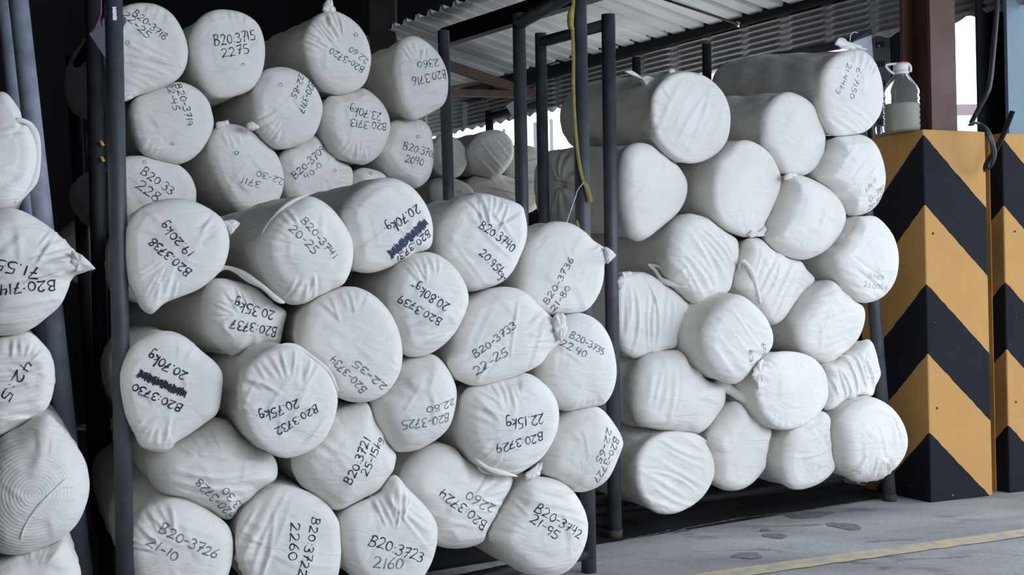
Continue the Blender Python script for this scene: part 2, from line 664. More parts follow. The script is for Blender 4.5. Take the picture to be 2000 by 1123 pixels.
structure(obj('low_light_blocker', *box_from(WC0 + wd2 * u0 - UP * WC0[2] - wn * 0.02, wd2 * (Lc - 0.25 - u0), -wn * 0.1, UP * 1.5), M['dark'], None, False))  # unseen low barrier, added to keep back light off the floor under the racks
# brown truss struts
t1 = obj('truss_brace', *bar(at(860, 122, 7.7), at(1040, 184, 8.45), 0.035, 0.06), M['brace'], smooth=False)
t2 = obj('bottom_strut', *bar(at(866, 181, 7.8), at(1040, 185, 8.45), 0.035, 0.045), M['brace'], t1, smooth=False)
t3 = obj('web_strut', *bar(at(958, 154, 8.25), at(962, 183, 8.27), 0.025, 0.03), M['brace'], t1, smooth=False)
t4 = obj('upper_strut', *bar(at(872, 172, 7.82), at(958, 158, 8.2), 0.025, 0.02), M['brace'], t1, smooth=False)
recentre_later = []
tag(t1, 'brown angle iron roof brace under the canopy behind the grey posts', 'brace')
# thin rod hanging under the canopy
rod = obj('tie_rod', *tube([at(1290, -4, 6.75), at(1442, 47, 6.75)], 0.007, 10), M['brace'])
tag(rod, 'thin brown tie rod running down to the dark roof beam', 'rod')
nut = obj('nut', *tube([at(1440, 46, 6.76), at(1444, 49, 6.74)], 0.014, 6), M['chrome'], rod)
# dark maroon column in the left background
mc = at(747, 60, 8.6)
structure(obj('column', *box_from((mc[0] - 0.09, mc[1], 0), (0.18, 0, 0), (0, 0.18, 0), (0, 0, 4.5)), M['maroon'], smooth=False))
# pale mullions of the daylight strip
for i, x in enumerate((890, 922, 985, 1046, 1078)):
    D = on_line(x, WC0, WC1) + 0.25
    p = at(x, 300, D)
    o = obj('daylight_post', *box_from((p[0] - 0.012, p[1], 0), (0.024, 0, 0), (0, 0.03, 0), (0, 0, WC0[2] - 0.03)), M['outside'], smooth=False)
    tag(recentre(o), 'slim pale post in the bright gap below the dark cladding', 'post', 'posts in the daylight gap')

# ------------------------------------------------------------------ floor markings
# yellow line, joint and stains lie on the floor


def floor_strip(name, pts, wid, m, z=0.003, jag=0.0, seed=1):
    rnd = random.Random(seed)
    V, Fc = [], []
    P = [np.array(p) for p in pts]
    n = 90
    cum = []
    for i in range(n + 1):
        t = i / n * (len(P) - 1)
        k = min(int(t), len(P) - 2)
        p = P[k] + (P[k + 1] - P[k]) * (t - k)
        d = P[k + 1] - P[k]
        d = d / np.linalg.norm(d)
        nn = np.array([-d[1], d[0], 0])
        for s in (-1, 1):
            V.append(p + nn * s * wid / 2 * (1 + rnd.uniform(-jag, jag)) + np.array([0, 0, z - p[2]]))
    for i in range(n):
        Fc.append((2 * i, 2 * i + 2, 2 * i + 3, 2 * i + 1))
    return obj(name, V, Fc, m, smooth=False)


ya, yb = on_floor(1450, 1118), on_floor(1990, 1043)
yd = (yb - ya) / np.linalg.norm(yb - ya)
structure(floor_strip('floor_line', [ya - yd * 1.2, yb + yd * 2.5], 0.10, M['floor_paint'], 0.003, 0.12))
structure(floor_strip('floor_joint', [on_floor(1215, 1056), on_floor(1330, 1034), on_floor(1450, 1012), on_floor(1560, 1000), on_floor(1700, 977)],
                      0.012, M['seam'], 0.002, 0.9, 4))


# near-black floor piece under the racks, behind the joint
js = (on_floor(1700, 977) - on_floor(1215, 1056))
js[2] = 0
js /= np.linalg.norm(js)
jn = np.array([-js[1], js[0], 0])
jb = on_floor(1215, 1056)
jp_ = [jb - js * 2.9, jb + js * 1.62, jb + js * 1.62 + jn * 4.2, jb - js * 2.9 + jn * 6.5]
M['slab'] = mat('near_black_concrete', (0.016, 0.016, 0.017), 0.8, 0, 0.45, 4, 0.2, 30, 0.2)
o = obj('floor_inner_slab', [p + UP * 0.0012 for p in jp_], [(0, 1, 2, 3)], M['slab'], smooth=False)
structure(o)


def stain(x, y, rx, ry, seed):
    rnd = random.Random(seed)
    c = on_floor(x, y)
    V = [c + UP * 0.002]
    n = 40
    ph = [rnd.uniform(0, 6.28) for _ in range(4)]
    for j in range(n):
        t = 2 * math.pi * j / n
        k = 1 + 0.10 * math.sin(3 * t + ph[0]) + 0.07 * math.sin(5 * t + ph[1]) + 0.04 * math.sin(9 * t + ph[2])
        V.append(c + S_DIR * rx * k * math.cos(t) + A_DIR * ry * k * math.sin(t) + UP * 0.002)
    o = obj('floor_stain', V, [(0, 1 + j, 1 + (j + 1) % n) for j in range(n)], M['stain'], smooth=False)
    structure(o)


stain(1514, 1047, 0.042, 0.050, 1)
stain(1460, 1086, 0.05, 0.05, 2)
stain(1580, 1006, 0.11, 0.06, 3)
stain(1650, 1028, 0.05, 0.08, 4)
stain(1320, 1038, 0.06, 0.03, 5)
stain(1495, 1036, 0.02, 0.02, 6)

# ------------------------------------------------------------------ guard pillars and columns at the right
PA = on_floor(1818, 982)
PB = on_floor(1939, 968)
pd = PB - PA
WP = np.linalg.norm(pd)
ps = pd / WP
pa_ = np.array([-ps[1], ps[0], 0])
HP = 1.585


def pillar(base, label):
    V, Fc = box_from((0, 0, 0), (WP, 0, 0), (0, 0.42, 0), (0, 0, HP))
    mw = Matrix(((ps[0], pa_[0], 0, base[0]), (ps[1], pa_[1], 0, base[1]), (0, 0, 1, 0), (0, 0, 0, 1)))
    o = obj('guard_pillar', V, Fc, M['chevron'], None, False, mw)
    bevel(o, 0.006, 2)
    return tag(o, label, 'pillar', 'chevron guard pillars')


pillar(PA, 'yellow and black chevron guard pillar beside the right rack, plastic bottle on top')
P2 = on_floor(1972, 963)
pil2 = pillar(P2, 'second yellow and black chevron guard pillar, below the pale blue column')
sp_ = obj('side_panel', *box_from((-0.004, 0.075, 0.0), (0.004, 0, 0), (0, 0.335, 0), (0, 0, HP - 0.01)), M['yellow_panel'], None, False, pil2.matrix_world.copy())
sp_.parent = pil2
sp_.matrix_parent_inverse = pil2.matrix_world.inverted()
sp_['label'] = 'plain yellow side panel'
# riveted bolt heads of first pillar
bv = []
for (x, y) in ((1822, 456), (1824, 630), (1830, 797), (1982, 452), (1984, 620), (1984, 785)):
    b0 = PA if x < 1950 else P2
    p = hit((x, y), b0, -pa_)
    o = obj('bolt_head', *tube([p + pa_ * 0.004, p - pa_ * 0.003], 0.005, 10), M['brace'], [q for q in C.objects if q.name.startswith('guard_pillar')][0 if x < 1950 else 1])


def column(name, x0, x1, ytop, base, m, depth, label, side=None):
    """steel column standing on a pillar behind its front face; side gives its left face another paint"""
    n = -pa_
    P0 = base + pa_ * depth
    a = hit((x0, ytop), P0, n)
    b = hit((x1, ytop), P0, n)
    wv = (b - a)
    wv[2] = 0
    root = empty(name, (a[0], a[1], HP + 0.004), label, 'column')
    z0 = HP + 0.004
    a0 = np.array([a[0], a[1], z0])
    Hh = 4.48 - z0
    t = 0.018
    o1 = obj('front_flange', *box_from(a0, wv, pa_ * t, UP * Hh), m, root, False)
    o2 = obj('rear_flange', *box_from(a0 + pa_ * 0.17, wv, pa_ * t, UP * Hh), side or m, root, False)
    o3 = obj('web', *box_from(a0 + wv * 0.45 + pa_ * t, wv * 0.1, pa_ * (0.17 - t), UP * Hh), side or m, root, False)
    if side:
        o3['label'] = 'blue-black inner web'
    return root


column('steel_column', 1818, 1867, 120, PA, M['brown'], 0.06, 'brown painted steel column rising from the chevron pillar behind the bottle')
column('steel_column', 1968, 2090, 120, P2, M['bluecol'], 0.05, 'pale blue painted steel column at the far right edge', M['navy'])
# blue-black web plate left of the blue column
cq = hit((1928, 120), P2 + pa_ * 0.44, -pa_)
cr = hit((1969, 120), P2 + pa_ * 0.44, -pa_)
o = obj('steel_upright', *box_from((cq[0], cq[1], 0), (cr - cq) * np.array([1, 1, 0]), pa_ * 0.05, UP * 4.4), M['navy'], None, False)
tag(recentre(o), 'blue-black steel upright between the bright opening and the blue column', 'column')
# dark bay behind the bottle: perforated upright, red pipe, dark panel
Dk = 6.35
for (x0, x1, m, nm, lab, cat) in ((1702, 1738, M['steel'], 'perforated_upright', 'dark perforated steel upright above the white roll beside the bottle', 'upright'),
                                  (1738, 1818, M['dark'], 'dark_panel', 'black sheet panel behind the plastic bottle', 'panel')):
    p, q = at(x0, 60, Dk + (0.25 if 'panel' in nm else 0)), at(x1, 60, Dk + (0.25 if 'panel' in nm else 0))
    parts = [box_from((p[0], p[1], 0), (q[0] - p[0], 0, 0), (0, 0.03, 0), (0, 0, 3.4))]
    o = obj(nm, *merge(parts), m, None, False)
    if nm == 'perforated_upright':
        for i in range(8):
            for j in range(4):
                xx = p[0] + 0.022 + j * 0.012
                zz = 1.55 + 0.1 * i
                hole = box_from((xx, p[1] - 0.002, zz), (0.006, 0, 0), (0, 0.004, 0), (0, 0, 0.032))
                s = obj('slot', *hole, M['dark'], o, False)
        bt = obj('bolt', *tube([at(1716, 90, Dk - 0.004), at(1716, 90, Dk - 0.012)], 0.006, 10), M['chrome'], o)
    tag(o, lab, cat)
o = obj('service_pipe', *tube([(at(1779, 60, 6.5)[0], at(1779, 60, 6.5)[1], 0.0), (at(1779, 60, 6.5)[0], at(1779, 60, 6.5)[1], 3.4)], 0.011, 12), M['red'])
tag(recentre(o), 'thin red-brown vertical pipe behind the plastic bottle', 'pipe')
# outside things seen through the bright opening
p = at(1866, 236, 14)
ow = obj('outside_shed', *box_from((p[0] - 0.3, 14, 0), (1.2, 0, 0), (0, 1.0, 0), (0, 0, at(1866, 204, 14)[2])), M['outside_mauve'], None, False)
tag(recentre(ow), 'low mauve building outside, seen through the bright opening', 'building')
for k, yy in enumerate((214, 221)):
    q = at(1868, yy, 13.9)
    obj('slat', *box_from((q[0] - 0.1, 13.93, q[2] - 0.015), (0.30, 0, 0), (0, 0.04, 0), (0, 0, 0.03)), M['outside_slat'] if k == 0 else M['outside'], ow, False)
q = at(1866, 229, 13.5)
oz = obj('white_ledge', *box_from((q[0] - 0.2, 13.5, 0), (1.0, 0, 0), (0, 0.1, 0), (0, 0, q[2] + 0.02)), M['outside'], None, False)
tag(recentre(oz), 'white wall ledge outside just above the chevron pillar', 'ledge')

# cable and black strap loop
Dc = 5.22


def spl(pts, n=12):
    P = [np.array(p, float) for p in pts]
    P = [2 * P[0] - P[1]] + P + [2 * P[-1] - P[-2]]
    out = []
    for i in range(1, len(P) - 2):
        for k in range(n):
            t = k / n
            a, b, c, d = P[i - 1], P[i], P[i + 1], P[i + 2]
            out.append(0.5 * ((2 * b) + (c - a) * t + (2 * a - 5 * b + 4 * c - d) * t * t + (3 * b - a - 3 * c + d) * t ** 3))
    out.append(P[-2])
    return out


cb = [at(x, y, D) for x, y, D in ((1957, -330, 5.38), (1953, -120, 5.38), (1948, 0, 5.36), (1941, 90, 5.34), (1934, 160, 5.33), (1926, 186, 5.33), (1910, 215, 5.36), (1897, 240, 5.40))]
o = obj('power_cable', *tube(spl(cb), 0.0105, 12), M['cable'])
tag(o, 'grey-black cable hanging down beside the blue-black upright onto the chevron pillar', 'cable')
sb = [at(x, y, D) for x, y, D in ((1896, 244, 5.34), (1905, 239, 5.22), (1918, 245, 5.12), (1932, 263, 5.09), (1940, 288, 5.10), (1942, 308, 5.14), (1935, 326, 5.2), (1926, 332, 5.26), (1928, 318, 5.27), (1945, 292, 5.26), (1960, 262, 5.25), (1978, 217, 5.24))]
o = obj('rubber_strap', *tube(spl(sb), 0.01, 12, flat=(0.013, 0.0045)), M['black_strap'])
tag(o, 'black rubber strap looped over the gap between the two chevron pillars', 'strap')

# ------------------------------------------------------------------ plastic bottle and jar on the pillar


def lathe(prof, n=40, sq=0.0):
    V, Fc = [], []
    for r, z in prof:
        for j in range(n):
            t = 2 * math.pi * j / n
            k = 1.0
            V.append((r * k * math.cos(t), r * k * math.sin(t), z))
    for i in range(len(prof) - 1):
        for j in range(n):
            q = (j + 1) % n
            Fc.append((i * n + j, i * n + q, (i + 1) * n + q, (i + 1) * n + j))
    Fc.append(tuple(reversed(range(n))))
    Fc.append(tuple((len(prof) - 1) * n + j for j in range(n)))
    return V, Fc


bp_ = hit((1762, 258), np.array([0, 0, HP]), UP)
D_b = bp_[1]
u_ = D_b / F                                         # metres per pixel at the bottle
root = empty('water_bottle', (bp_[0], bp_[1], HP), 'clear plastic bottle with white handle, half full, standing on the chevron pillar', 'bottle')
R0 = 34.5 * u_
pr = [(R0 * 0.86, 0.001), (R0 * 0.97, 4 * u_), (R0, 9 * u_)]
for k in range(6):
    zc = (13 + k * 11) * u_
    pr += [(R0, zc), (R0 * 0.93, zc + 2.0 * u_), (R0, zc + 4.5 * u_)]
pr += [(R0 * 0.99, 80 * u_), (R0 * 0.93, 86 * u_), (R0 * 0.70, 98 * u_), (R0 * 0.47, 109 * u_), (R0 * 0.37, 114 * u_), (R0 * 0.36, 130 * u_)]
mwb = Matrix.Translation((bp_[0], bp_[1], HP))
obj('bottle_body', *lathe(pr), M['pet'], root, True, mwb)
lq = [(R0 * 0.82, 0.004), (R0 * 0.93, 6 * u_), (R0 * 0.94, 52 * u_), (R0 * 0.93, 54 * u_)]
l_ = obj('liquid', *lathe(lq), M['liquid'], root, True, mwb)
l_['label'] = 'cloudy greenish liquid'
obj('collar', *lathe([(R0 * 0.40, 112 * u_), (R0 * 0.44, 114 * u_), (R0 * 0.44, 117 * u_), (R0 * 0.41, 118 * u_)]), M['white_plastic'], root, True, mwb)
cp = obj('cap', *lathe([(R0 * 0.42, 118.5 * u_), (R0 * 0.42, 131 * u_), (R0 * 0.36, 133 * u_), (R0 * 0.34, 134 * u_)]), M['white_plastic'], root, True, mwb)
obj('cap_top', *lathe([(R0 * 0.33, 134.2 * u_), (R0 * 0.33, 136 * u_), (R0 * 0.30, 136.4 * u_)]), M['cap_red'], cp, True, mwb)['label'] = 'red cap top'
hz = [(x * u_, -0.01, z * u_) for x, z in ((-15, 113), (-23, 119), (-29, 126), (-30, 130), (-24, 132), (-8, 133), (8, 133.5), (15, 131), (18, 124), (17, 116))]
V, Fc = tube(spl(hz, 6), 2.4 * u_, 10)
obj('handle', [np.array(v) + np.array([bp_[0], bp_[1], HP]) for v in V], Fc, M['white_plastic'], root)
jp = hit((1719, 262), np.array([0, 0, HP]), UP)
jr = 9 * u_
jar = obj('glass_jar', *lathe([(jr * .8, 0.001), (jr, 2 * u_), (jr, 14 * u_), (jr * .8, 16 * u_)]), M['pet'], None, True, Matrix.Translation((jp[0], jp[1], HP)))
tag(jar, 'tiny clear jar beside the plastic bottle, partly behind the rolls', 'jar')

# ------------------------------------------------------------------ racks
PR = 0.0275


def post(root, a, b, Da, Db, m=None, r=PR, z0=None, z1=None, name='post'):
    p, q = at(*a, Da), at(*b, Db)                   # a lower, b upper image points
    d = (q - p)
    if z0 is not None:
        p = p + d * ((z0 - p[2]) / d[2])
    if z1 is not None:
        q = p + d * ((z1 - p[2]) / d[2])
    return obj(name, *tube([p, p + (q - p) * 0.5, q], r, 28, 0.14), m or M['steel'], root), p, q


ZT = 1.97
# front rack
rk = empty('storage_rack', on_floor(1140, 1138), 'dark steel pipe rack holding the front stack of marked fabric rolls', 'rack', 'steel pipe racks')
RA = rk
_, a0, a1 = post(rk, (244, 1100), (222, 10), 3.06, 3.06, M['steel'], 0.0219, 0, ZT)
_, b0, b1 = post(rk, (1150, 1100), (1131, 10), 4.08, 4.08, M['steel'], 0.0253, 0, ZT)
_, c0_, c1_ = post(rk, (1023, 640), (1014, 60), 4.54, 4.54, M['steel'], 0.0245, 0, ZT - 0.01)
d0_ = a0 + (c0_ - b0)
d1_ = a1 + (c1_ - b1)
obj('top_bar', *tube([b1 - UP * 0.035, c1_ - UP * 0.035], 0.024, 24), M['steel'], rk)
for nm, p, q in (('bottom_rail', a0, b0), ('bottom_rail', a0 + (c0_ - b0) * 0.95, c0_), ('side_rail', b0, c0_), ('side_rail', a0, a0 + (c0_ - b0) * 0.95)):
    obj(nm, *tube([p + UP * 0.062, q + UP * 0.062], 0.02, 20), M['steel_dark'], rk)
for (x, y, wv, hv, m, nm) in ((229, 26, 7, 13, M['chip'], 'sticker_remains'), (209, 22, 10, 18, M['chip_grey'], 'sticker_remains'), (221, 289, 7, 12, M['tape_black'], 'tape_mark')):
    cc = np.array([at(x, y, 3.06)[0], at(x, y, 3.06)[1], 0])
    p0 = at(x, y, 3.06 - 0.0219)
    V, Fc = [], []
    rnd = random.Random(int(x))
    axp = a0 + (a1 - a0) * ((p0[2] - a0[2]) / (a1[2] - a0[2]))
    t0 = (at(x, y, 3.06)[0] - axp[0]) / 0.0219
    t0 = math.asin(max(-0.9, min(0.9, t0)))
    n = 10
    hh = hv * 3.06 / F
    ww = wv * 3.06 / F / 0.0219
    for i in range(n + 1):
        for s in (-1, 1):
            tt = t0 + s * ww / 2 * (1 + rnd.uniform(-0.35, 0.2))
            V.append(axp + np.array([math.sin(tt) * 0.0226, -math.cos(tt) * 0.0226, (i / n - 0.5) * 2 * hh]))
    for i in range(n):
        Fc.append((2 * i, 2 * i + 1, 2 * i + 3, 2 * i + 2))
    obj(nm, V, Fc, m, rk)
# right rack
rk = empty('storage_rack', on_floor(1195, 1050), 'dark steel pipe rack holding the right stack of blank fabric rolls', 'rack', 'steel pipe racks')
RR = rk
_, e0, e1 = post(rk, (1201, 1040), (1188, 40), 4.63, 4.63, M['steel'], 0.0262, 0, ZT)
fb = on_floor(1738, 978)
_, f0, f1 = post(rk, (1738, 978), (1708, 600), fb[1], fb[1], M['steel'], 0.0272, 0, ZT - 0.05)
_, g0, g1 = post(rk, (1062, 400), (1056, 80), 4.95, 4.95, M['steel'], 0.0232, 0, ZT)
obj('top_bar', *tube([e1 - UP * 0.035, g1 - UP * 0.035], 0.022, 24), M['steel'], rk)
h0 = f0 + (g0 - e0)
_, h0, h1 = post(rk, (1687, 130), (1682, 72), 6.0, 6.0, M['steel_dark'], 0.02, 0, None)
for nm, p, q in (('bottom_rail', e0, f0), ('bottom_rail', g0, h0), ('side_rail', e0 + A_DIR * .05, g0), ('side_rail', f0 + A_DIR * .05, h0)):
    obj(nm, *tube([p + UP * 0.044 + A_DIR * (0.3 if nm == 'bottom_rail' else 0.0), q + UP * 0.044 + A_DIR * (0.3 if nm == 'bottom_rail' else 0.0)], 0.02, 20), M['steel_dark'], rk)
obj('rear_bar', *tube([at(1420, 130, 5.9), at(1690, 78, 6.0)], 0.022, 16), M['steel_dark'], rk)
for p, m in ((f0, M['rust']), (e0, M['rust'])):
    obj('foot', *tube([p + UP * 0.0005, p + UP * 0.03], 0.0295, 24), m, rk)['label'] = 'rusty foot'
# rack in the back holding the upper stack
rk = empty('storage_rack', (-1.44, 4.5, 0), 'shaded steel pipe rack behind the front rack, holding the upper stack', 'rack', 'steel pipe racks')
RB = rk
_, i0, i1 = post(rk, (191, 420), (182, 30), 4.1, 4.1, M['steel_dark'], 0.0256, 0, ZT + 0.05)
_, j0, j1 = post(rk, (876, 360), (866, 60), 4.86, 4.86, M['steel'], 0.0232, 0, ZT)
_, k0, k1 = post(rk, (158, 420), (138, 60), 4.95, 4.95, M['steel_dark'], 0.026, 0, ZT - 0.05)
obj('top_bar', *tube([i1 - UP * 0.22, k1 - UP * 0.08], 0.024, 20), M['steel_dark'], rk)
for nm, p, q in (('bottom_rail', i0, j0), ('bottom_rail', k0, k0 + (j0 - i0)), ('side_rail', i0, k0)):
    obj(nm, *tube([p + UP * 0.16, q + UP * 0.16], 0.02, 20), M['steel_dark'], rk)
for (x, y) in ((198, 280), (199, 311)):
    p = at(x, y, 4.074)
    V, Fc = tube([p + UP * 0.008 - RV * 0.004, p - UP * 0.008 + RV * 0.006], 0.006, 8)
    obj('tape_mark', V, Fc, M['tape_yellow'], rk)['label'] = 'yellow tape mark'
# rack at the left edge
rk = empty('storage_rack', at(150, 1200, 3.4), 'leaning blue-grey pipe rack at the left edge of the aisle', 'rack', 'steel pipe racks')
_, m0, m1 = post(rk, (148, 1000), (36, 0), 3.42, 3.42, M['steel_grey'], 0.0265, 0, 2.15)
_, n0, n1 = post(rk, (62, 480), (14, 60), 3.75, 3.75, M['steel_grey'], 0.0245, 0, 2.15)
obj('side_rail', *tube([m0 + UP * 0.16, n0 + UP * 0.16], 0.02, 20), M['steel_dark'], rk)
obj('bottom_rail', *tube([m0 + UP * 0.16, m0 + UP * 0.16 - S_DIR * 1.2], 0.02, 20), M['steel_dark'], rk)
# distant racks
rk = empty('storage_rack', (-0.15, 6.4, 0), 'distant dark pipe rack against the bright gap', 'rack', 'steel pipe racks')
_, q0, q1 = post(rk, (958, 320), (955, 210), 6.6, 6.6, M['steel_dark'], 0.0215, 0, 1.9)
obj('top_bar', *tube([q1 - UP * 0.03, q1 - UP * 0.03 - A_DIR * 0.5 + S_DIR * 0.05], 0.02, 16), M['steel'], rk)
rk = empty('storage_rack', (0.55, 5.6, 0), 'short dark posts of a rack standing behind the right stack', 'rack', 'steel pipe racks')
post(rk, (1244, 160), (1243, 112), 5.75, 5.75, M['steel_dark'], 0.0205, 0, None)
post(rk, (1381, 160), (1380, 86), 5.75, 5.75, M['steel_dark'], 0.0215, 0, None)

# strap on the front rack's right post
sp = [at(x, y, D) for x, y, D in ((1121, -60, 4.069), (1120, 0, 4.059), (1117, 45, 4.044), (1118, 60, 4.044), (1120, 110, 4.059), (1120, 170, 4.059), (1123, 240, 4.054), (1130, 310, 4.051), (1138, 350, 4.047), (1146, 366, 4.046), (1152, 382, 4.049), (1154, 392, 4.054), (1150, 388, 4.048), (1141, 362, 4.047))]
o = obj('webbing_strap', *tube(spl(sp, 8), 0.006, 10, flat=(0.0058, 0.002)), M['strap'])
tag(o, 'yellow-green webbing strap tied to the tall post between the stacks', 'strap')
V, Fc = tube(spl([at(1117, 12, 4.039), at(1114, 30, 4.034), at(1115, 52, 4.034), at(1121, 58, 4.039)], 6), [0.004 + 0.007 * math.sin(math.pi * min(1, i / 18)) for i in range(19)], 10)
obj('knot', V, Fc, M['strap'], o)
V, Fc = tube(spl([at(1140, 356, 4.041), at(1128, 372, 4.045), at(1124, 385, 4.049), at(1115, 410, 3.989), at(1105, 440, 3.909)], 8), 0.0016, 6)
obj('thread', V, Fc, M['thread'], o)['label'] = 'loose white thread'
V, Fc = tube(spl([at(1122, 440, 3.979), at(1126, 432, 3.969), at(1130, 445, 3.959)], 4), 0.005, 6)
obj('strap_end', V, Fc, M['strap'], o)

# paper tags


def sheet(name, pts, Ds, m, thick=0.0012, parent=None):
    P = [at(x, y, d) for (x, y), d in zip(pts, Ds)]
    n = np.cross(P[1] - P[0], P[2] - P[0])
    n = n / np.linalg.norm(n)
    k = len(P)
    V = P + [p + n * thick for p in P]
    Fc = [tuple(range(k)), tuple(reversed(range(k, 2 * k)))] + [(i, i + k, (i + 1) % k + k, (i + 1) % k) for i in range(k)]
    return obj(name, V, Fc, m, parent, False)


o = sheet('card_tag', [(174, 66), (196, 40), (232, 10), (247, 42), (225, 80), (205, 112)], [3.3] * 6, M['paper_dim'])
tag(o, 'grey card tag with pink string hanging behind the left front post', 'tag')
V, Fc = tube(spl([at(181, 62, 3.295), at(190, 45, 3.29), at(197, 25, 3.29), at(197, -4, 3.29)], 6), 0.0024, 8)
obj('string', V, Fc, M['pink'], o)['label'] = 'pink string'
V, Fc = tube(spl([at(200, 52, 3.29), at(198, 45, 3.2), at(200, 38, 3.1), at(203, 33, 3.06)], 6), 0.0018, 8)
obj('loop', V, Fc, M['tape_black'], o)
o = sheet('paper_label', [(1666, 82), (1702, 68), (1706, 118), (1712, 170), (1690, 150)], [5.62, 5.66, 5.66, 5.68, 5.62], M['paper'])
tag(o, 'white paper label with dark upper band hanging at the top right roll', 'label')
sheet('upper_band', [(1664, 82), (1678, 61), (1703, 56), (1702, 68)], [5.615, 5.655, 5.655, 5.655], M['steel'], 0.0012, o)
V, Fc = tube(spl([at(1660, 80, 5.64), at(1661, 68, 5.64), at(1668, 63, 5.64), at(1676, 65, 5.64)], 6), 0.004, 8)
obj('hook', V, Fc, M['chrome'], o)
o = sheet('paper_label', [(988, 207), (1010, 192), (1010, 240), (1003, 232)], [4.62, 4.6, 4.6, 4.62], M['paper'])
tag(o, 'small white paper label behind the grey post left of the strap', 'label')

# ------------------------------------------------------------------ handwriting strokes (unit box: baseline 0, height 1)


def arc(cx, cy, rx, ry, a0, a1, n=9):
    return [(cx + rx * math.cos(math.radians(a0 + (a1 - a0) * i / (n - 1))), cy + ry * math.sin(math.radians(a0 + (a1 - a0) * i / (n - 1)))) for i in range(n)]


GL = {
    '0': (0.58, [arc(0.27, 0.45, 0.22, 0.40, 100, 470, 14)]),
    '1': (0.32, [[(0.16, 0.95), (0.13, 0.02)]]),
    '2': (0.62, [arc(0.26, 0.70, 0.20, 0.24, 165, -30, 8) + [(0.22, 0.28), (0.03, 0.03), (0.25, 0.08), (0.55, 0.05)]]),
    '3': (0.58, [arc(0.22, 0.74, 0.21, 0.20, 150, -80, 8) + [(0.2, 0.52)] + arc(0.22, 0.25, 0.25, 0.25, 80, -150, 9)]),
    '4': (0.60, [[(0.12, 0.95), (0.06, 0.45), (0.48, 0.50)], [(0.42, 0.92), (0.36, 0.0)]]),
    '5': (0.60, [[(0.14, 0.92), (0.10, 0.52)] + arc(0.22, 0.27, 0.26, 0.27, 110, -140, 10), [(0.14, 0.92), (0.50, 0.95)]]),
    '6': (0.56, [[(0.42, 0.98), (0.18, 0.65), (0.07, 0.3)] + arc(0.26, 0.24, 0.20, 0.23, 180, 520, 12)]),
    '7': (0.58, [[(0.04, 0.88), (0.28, 0.92), (0.50, 0.94), (0.34, 0.5), (0.20, 0.0)], [(0.16, 0.48), (0.50, 0.52)]]),
    '8': (0.56, [[(0.44, 0.86)] + arc(0.26, 0.74, 0.18, 0.2, 60, 250, 7) + [(0.28, 0.5)] + arc(0.26, 0.25, 0.21, 0.24, 70, -230, 10) + [(0.30, 0.56), (0.44, 0.84)]]),
    '9': (0.56, [arc(0.25, 0.70, 0.19, 0.23, 20, 360, 11) + [(0.43, 0.5), (0.34, 0.0)]]),
    'B': (0.66, [[(0.14, 0.98), (0.06, 0.0)], [(0.04, 0.88), (0.3, 1.0), (0.48, 0.82), (0.36, 0.58), (0.14, 0.52), (0.42, 0.46), (0.52, 0.22), (0.34, 0.02), (0.0, 0.04)]]),
    'G': (0.62, [arc(0.3, 0.48, 0.25, 0.46, 50, 330, 12) + [(0.52, 0.42), (0.3, 0.42)]]),
    'K': (0.58, [[(0.1, 0.95), (0.08, 0.0)], [(0.45, 0.9), (0.1, 0.45), (0.5, 0.02)]]),
    'k': (0.50, [[(0.16, 1.1), (0.05, 0.0)], [(0.40, 0.58), (0.1, 0.3), (0.42, 0.02)]]),
    'g': (0.52, [arc(0.22, 0.34, 0.17, 0.2, 30, 390, 11) + [(0.38, 0.1), (0.30, -0.4), (0.06, -0.38)]]),
    ':': (0.32, [[(0.14, 0.60), (0.17, 0.57), (0.15, 0.54)], [(0.13, 0.20), (0.16, 0.17), (0.14, 0.14)]]),
    '.': (0.26, [[(0.10, 0.14), (0.13, 0.10), (0.11, 0.06)]]),
    '-': (0.46, [[(0.06, 0.42), (0.38, 0.46)]]),
    'o': (0.5, [arc(0.25, 0.3, 0.22, 0.30, 0, 365, 12)]),
    '#': (3.4, [[(0.03 + 0.075 * i, (0.08 if i % 2 else 0.95) + 0.12 * math.sin(i * 2.3)) for i in range(44)],
                [(0.02 + 0.17 * i, (0.2 if i % 2 else 0.8) + 0.1 * math.sin(i * 1.7)) for i in range(20)],
                [(3.3 - 0.14 * i, (0.15 if i % 2 else 0.9) + 0.1 * math.cos(i * 2.1)) for i in range(23)]]),
}


def smooth_line(P, step):
    P = [np.array(p, float) for p in P]
    if len(P) < 2:
        return P
    Q = [2 * P[0] - P[1]] + P + [2 * P[-1] - P[-2]]
    out = []
    for i in range(1, len(Q) - 2):
        a, b, c, d = Q[i - 1], Q[i], Q[i + 1], Q[i + 2]
        n = max(1, int(np.linalg.norm(c - b) / step))
        for k in range(n):
            t = k / n
            out.append(0.5 * ((2 * b) + (c - a) * t + (2 * a - 5 * b + 4 * c - d) * t * t + (3 * b - a - 3 * c + d) * t ** 3))
    out.append(P[-1])
    return out


# ------------------------------------------------------------------ fabric rolls
NP = 160
PHI = np.arange(NP) * 2 * math.pi / NP


class Roll:
    pass


GROUPS = {}


def gsmooth(r, sig):
    k = np.arange(-NP // 2, NP // 2)
    g = np.exp(-0.5 * (k / sig) ** 2)
    g /= g.sum()
    return np.real(np.fft.ifft(np.fft.fft(r) * np.fft.fft(np.fft.ifftshift(g))))


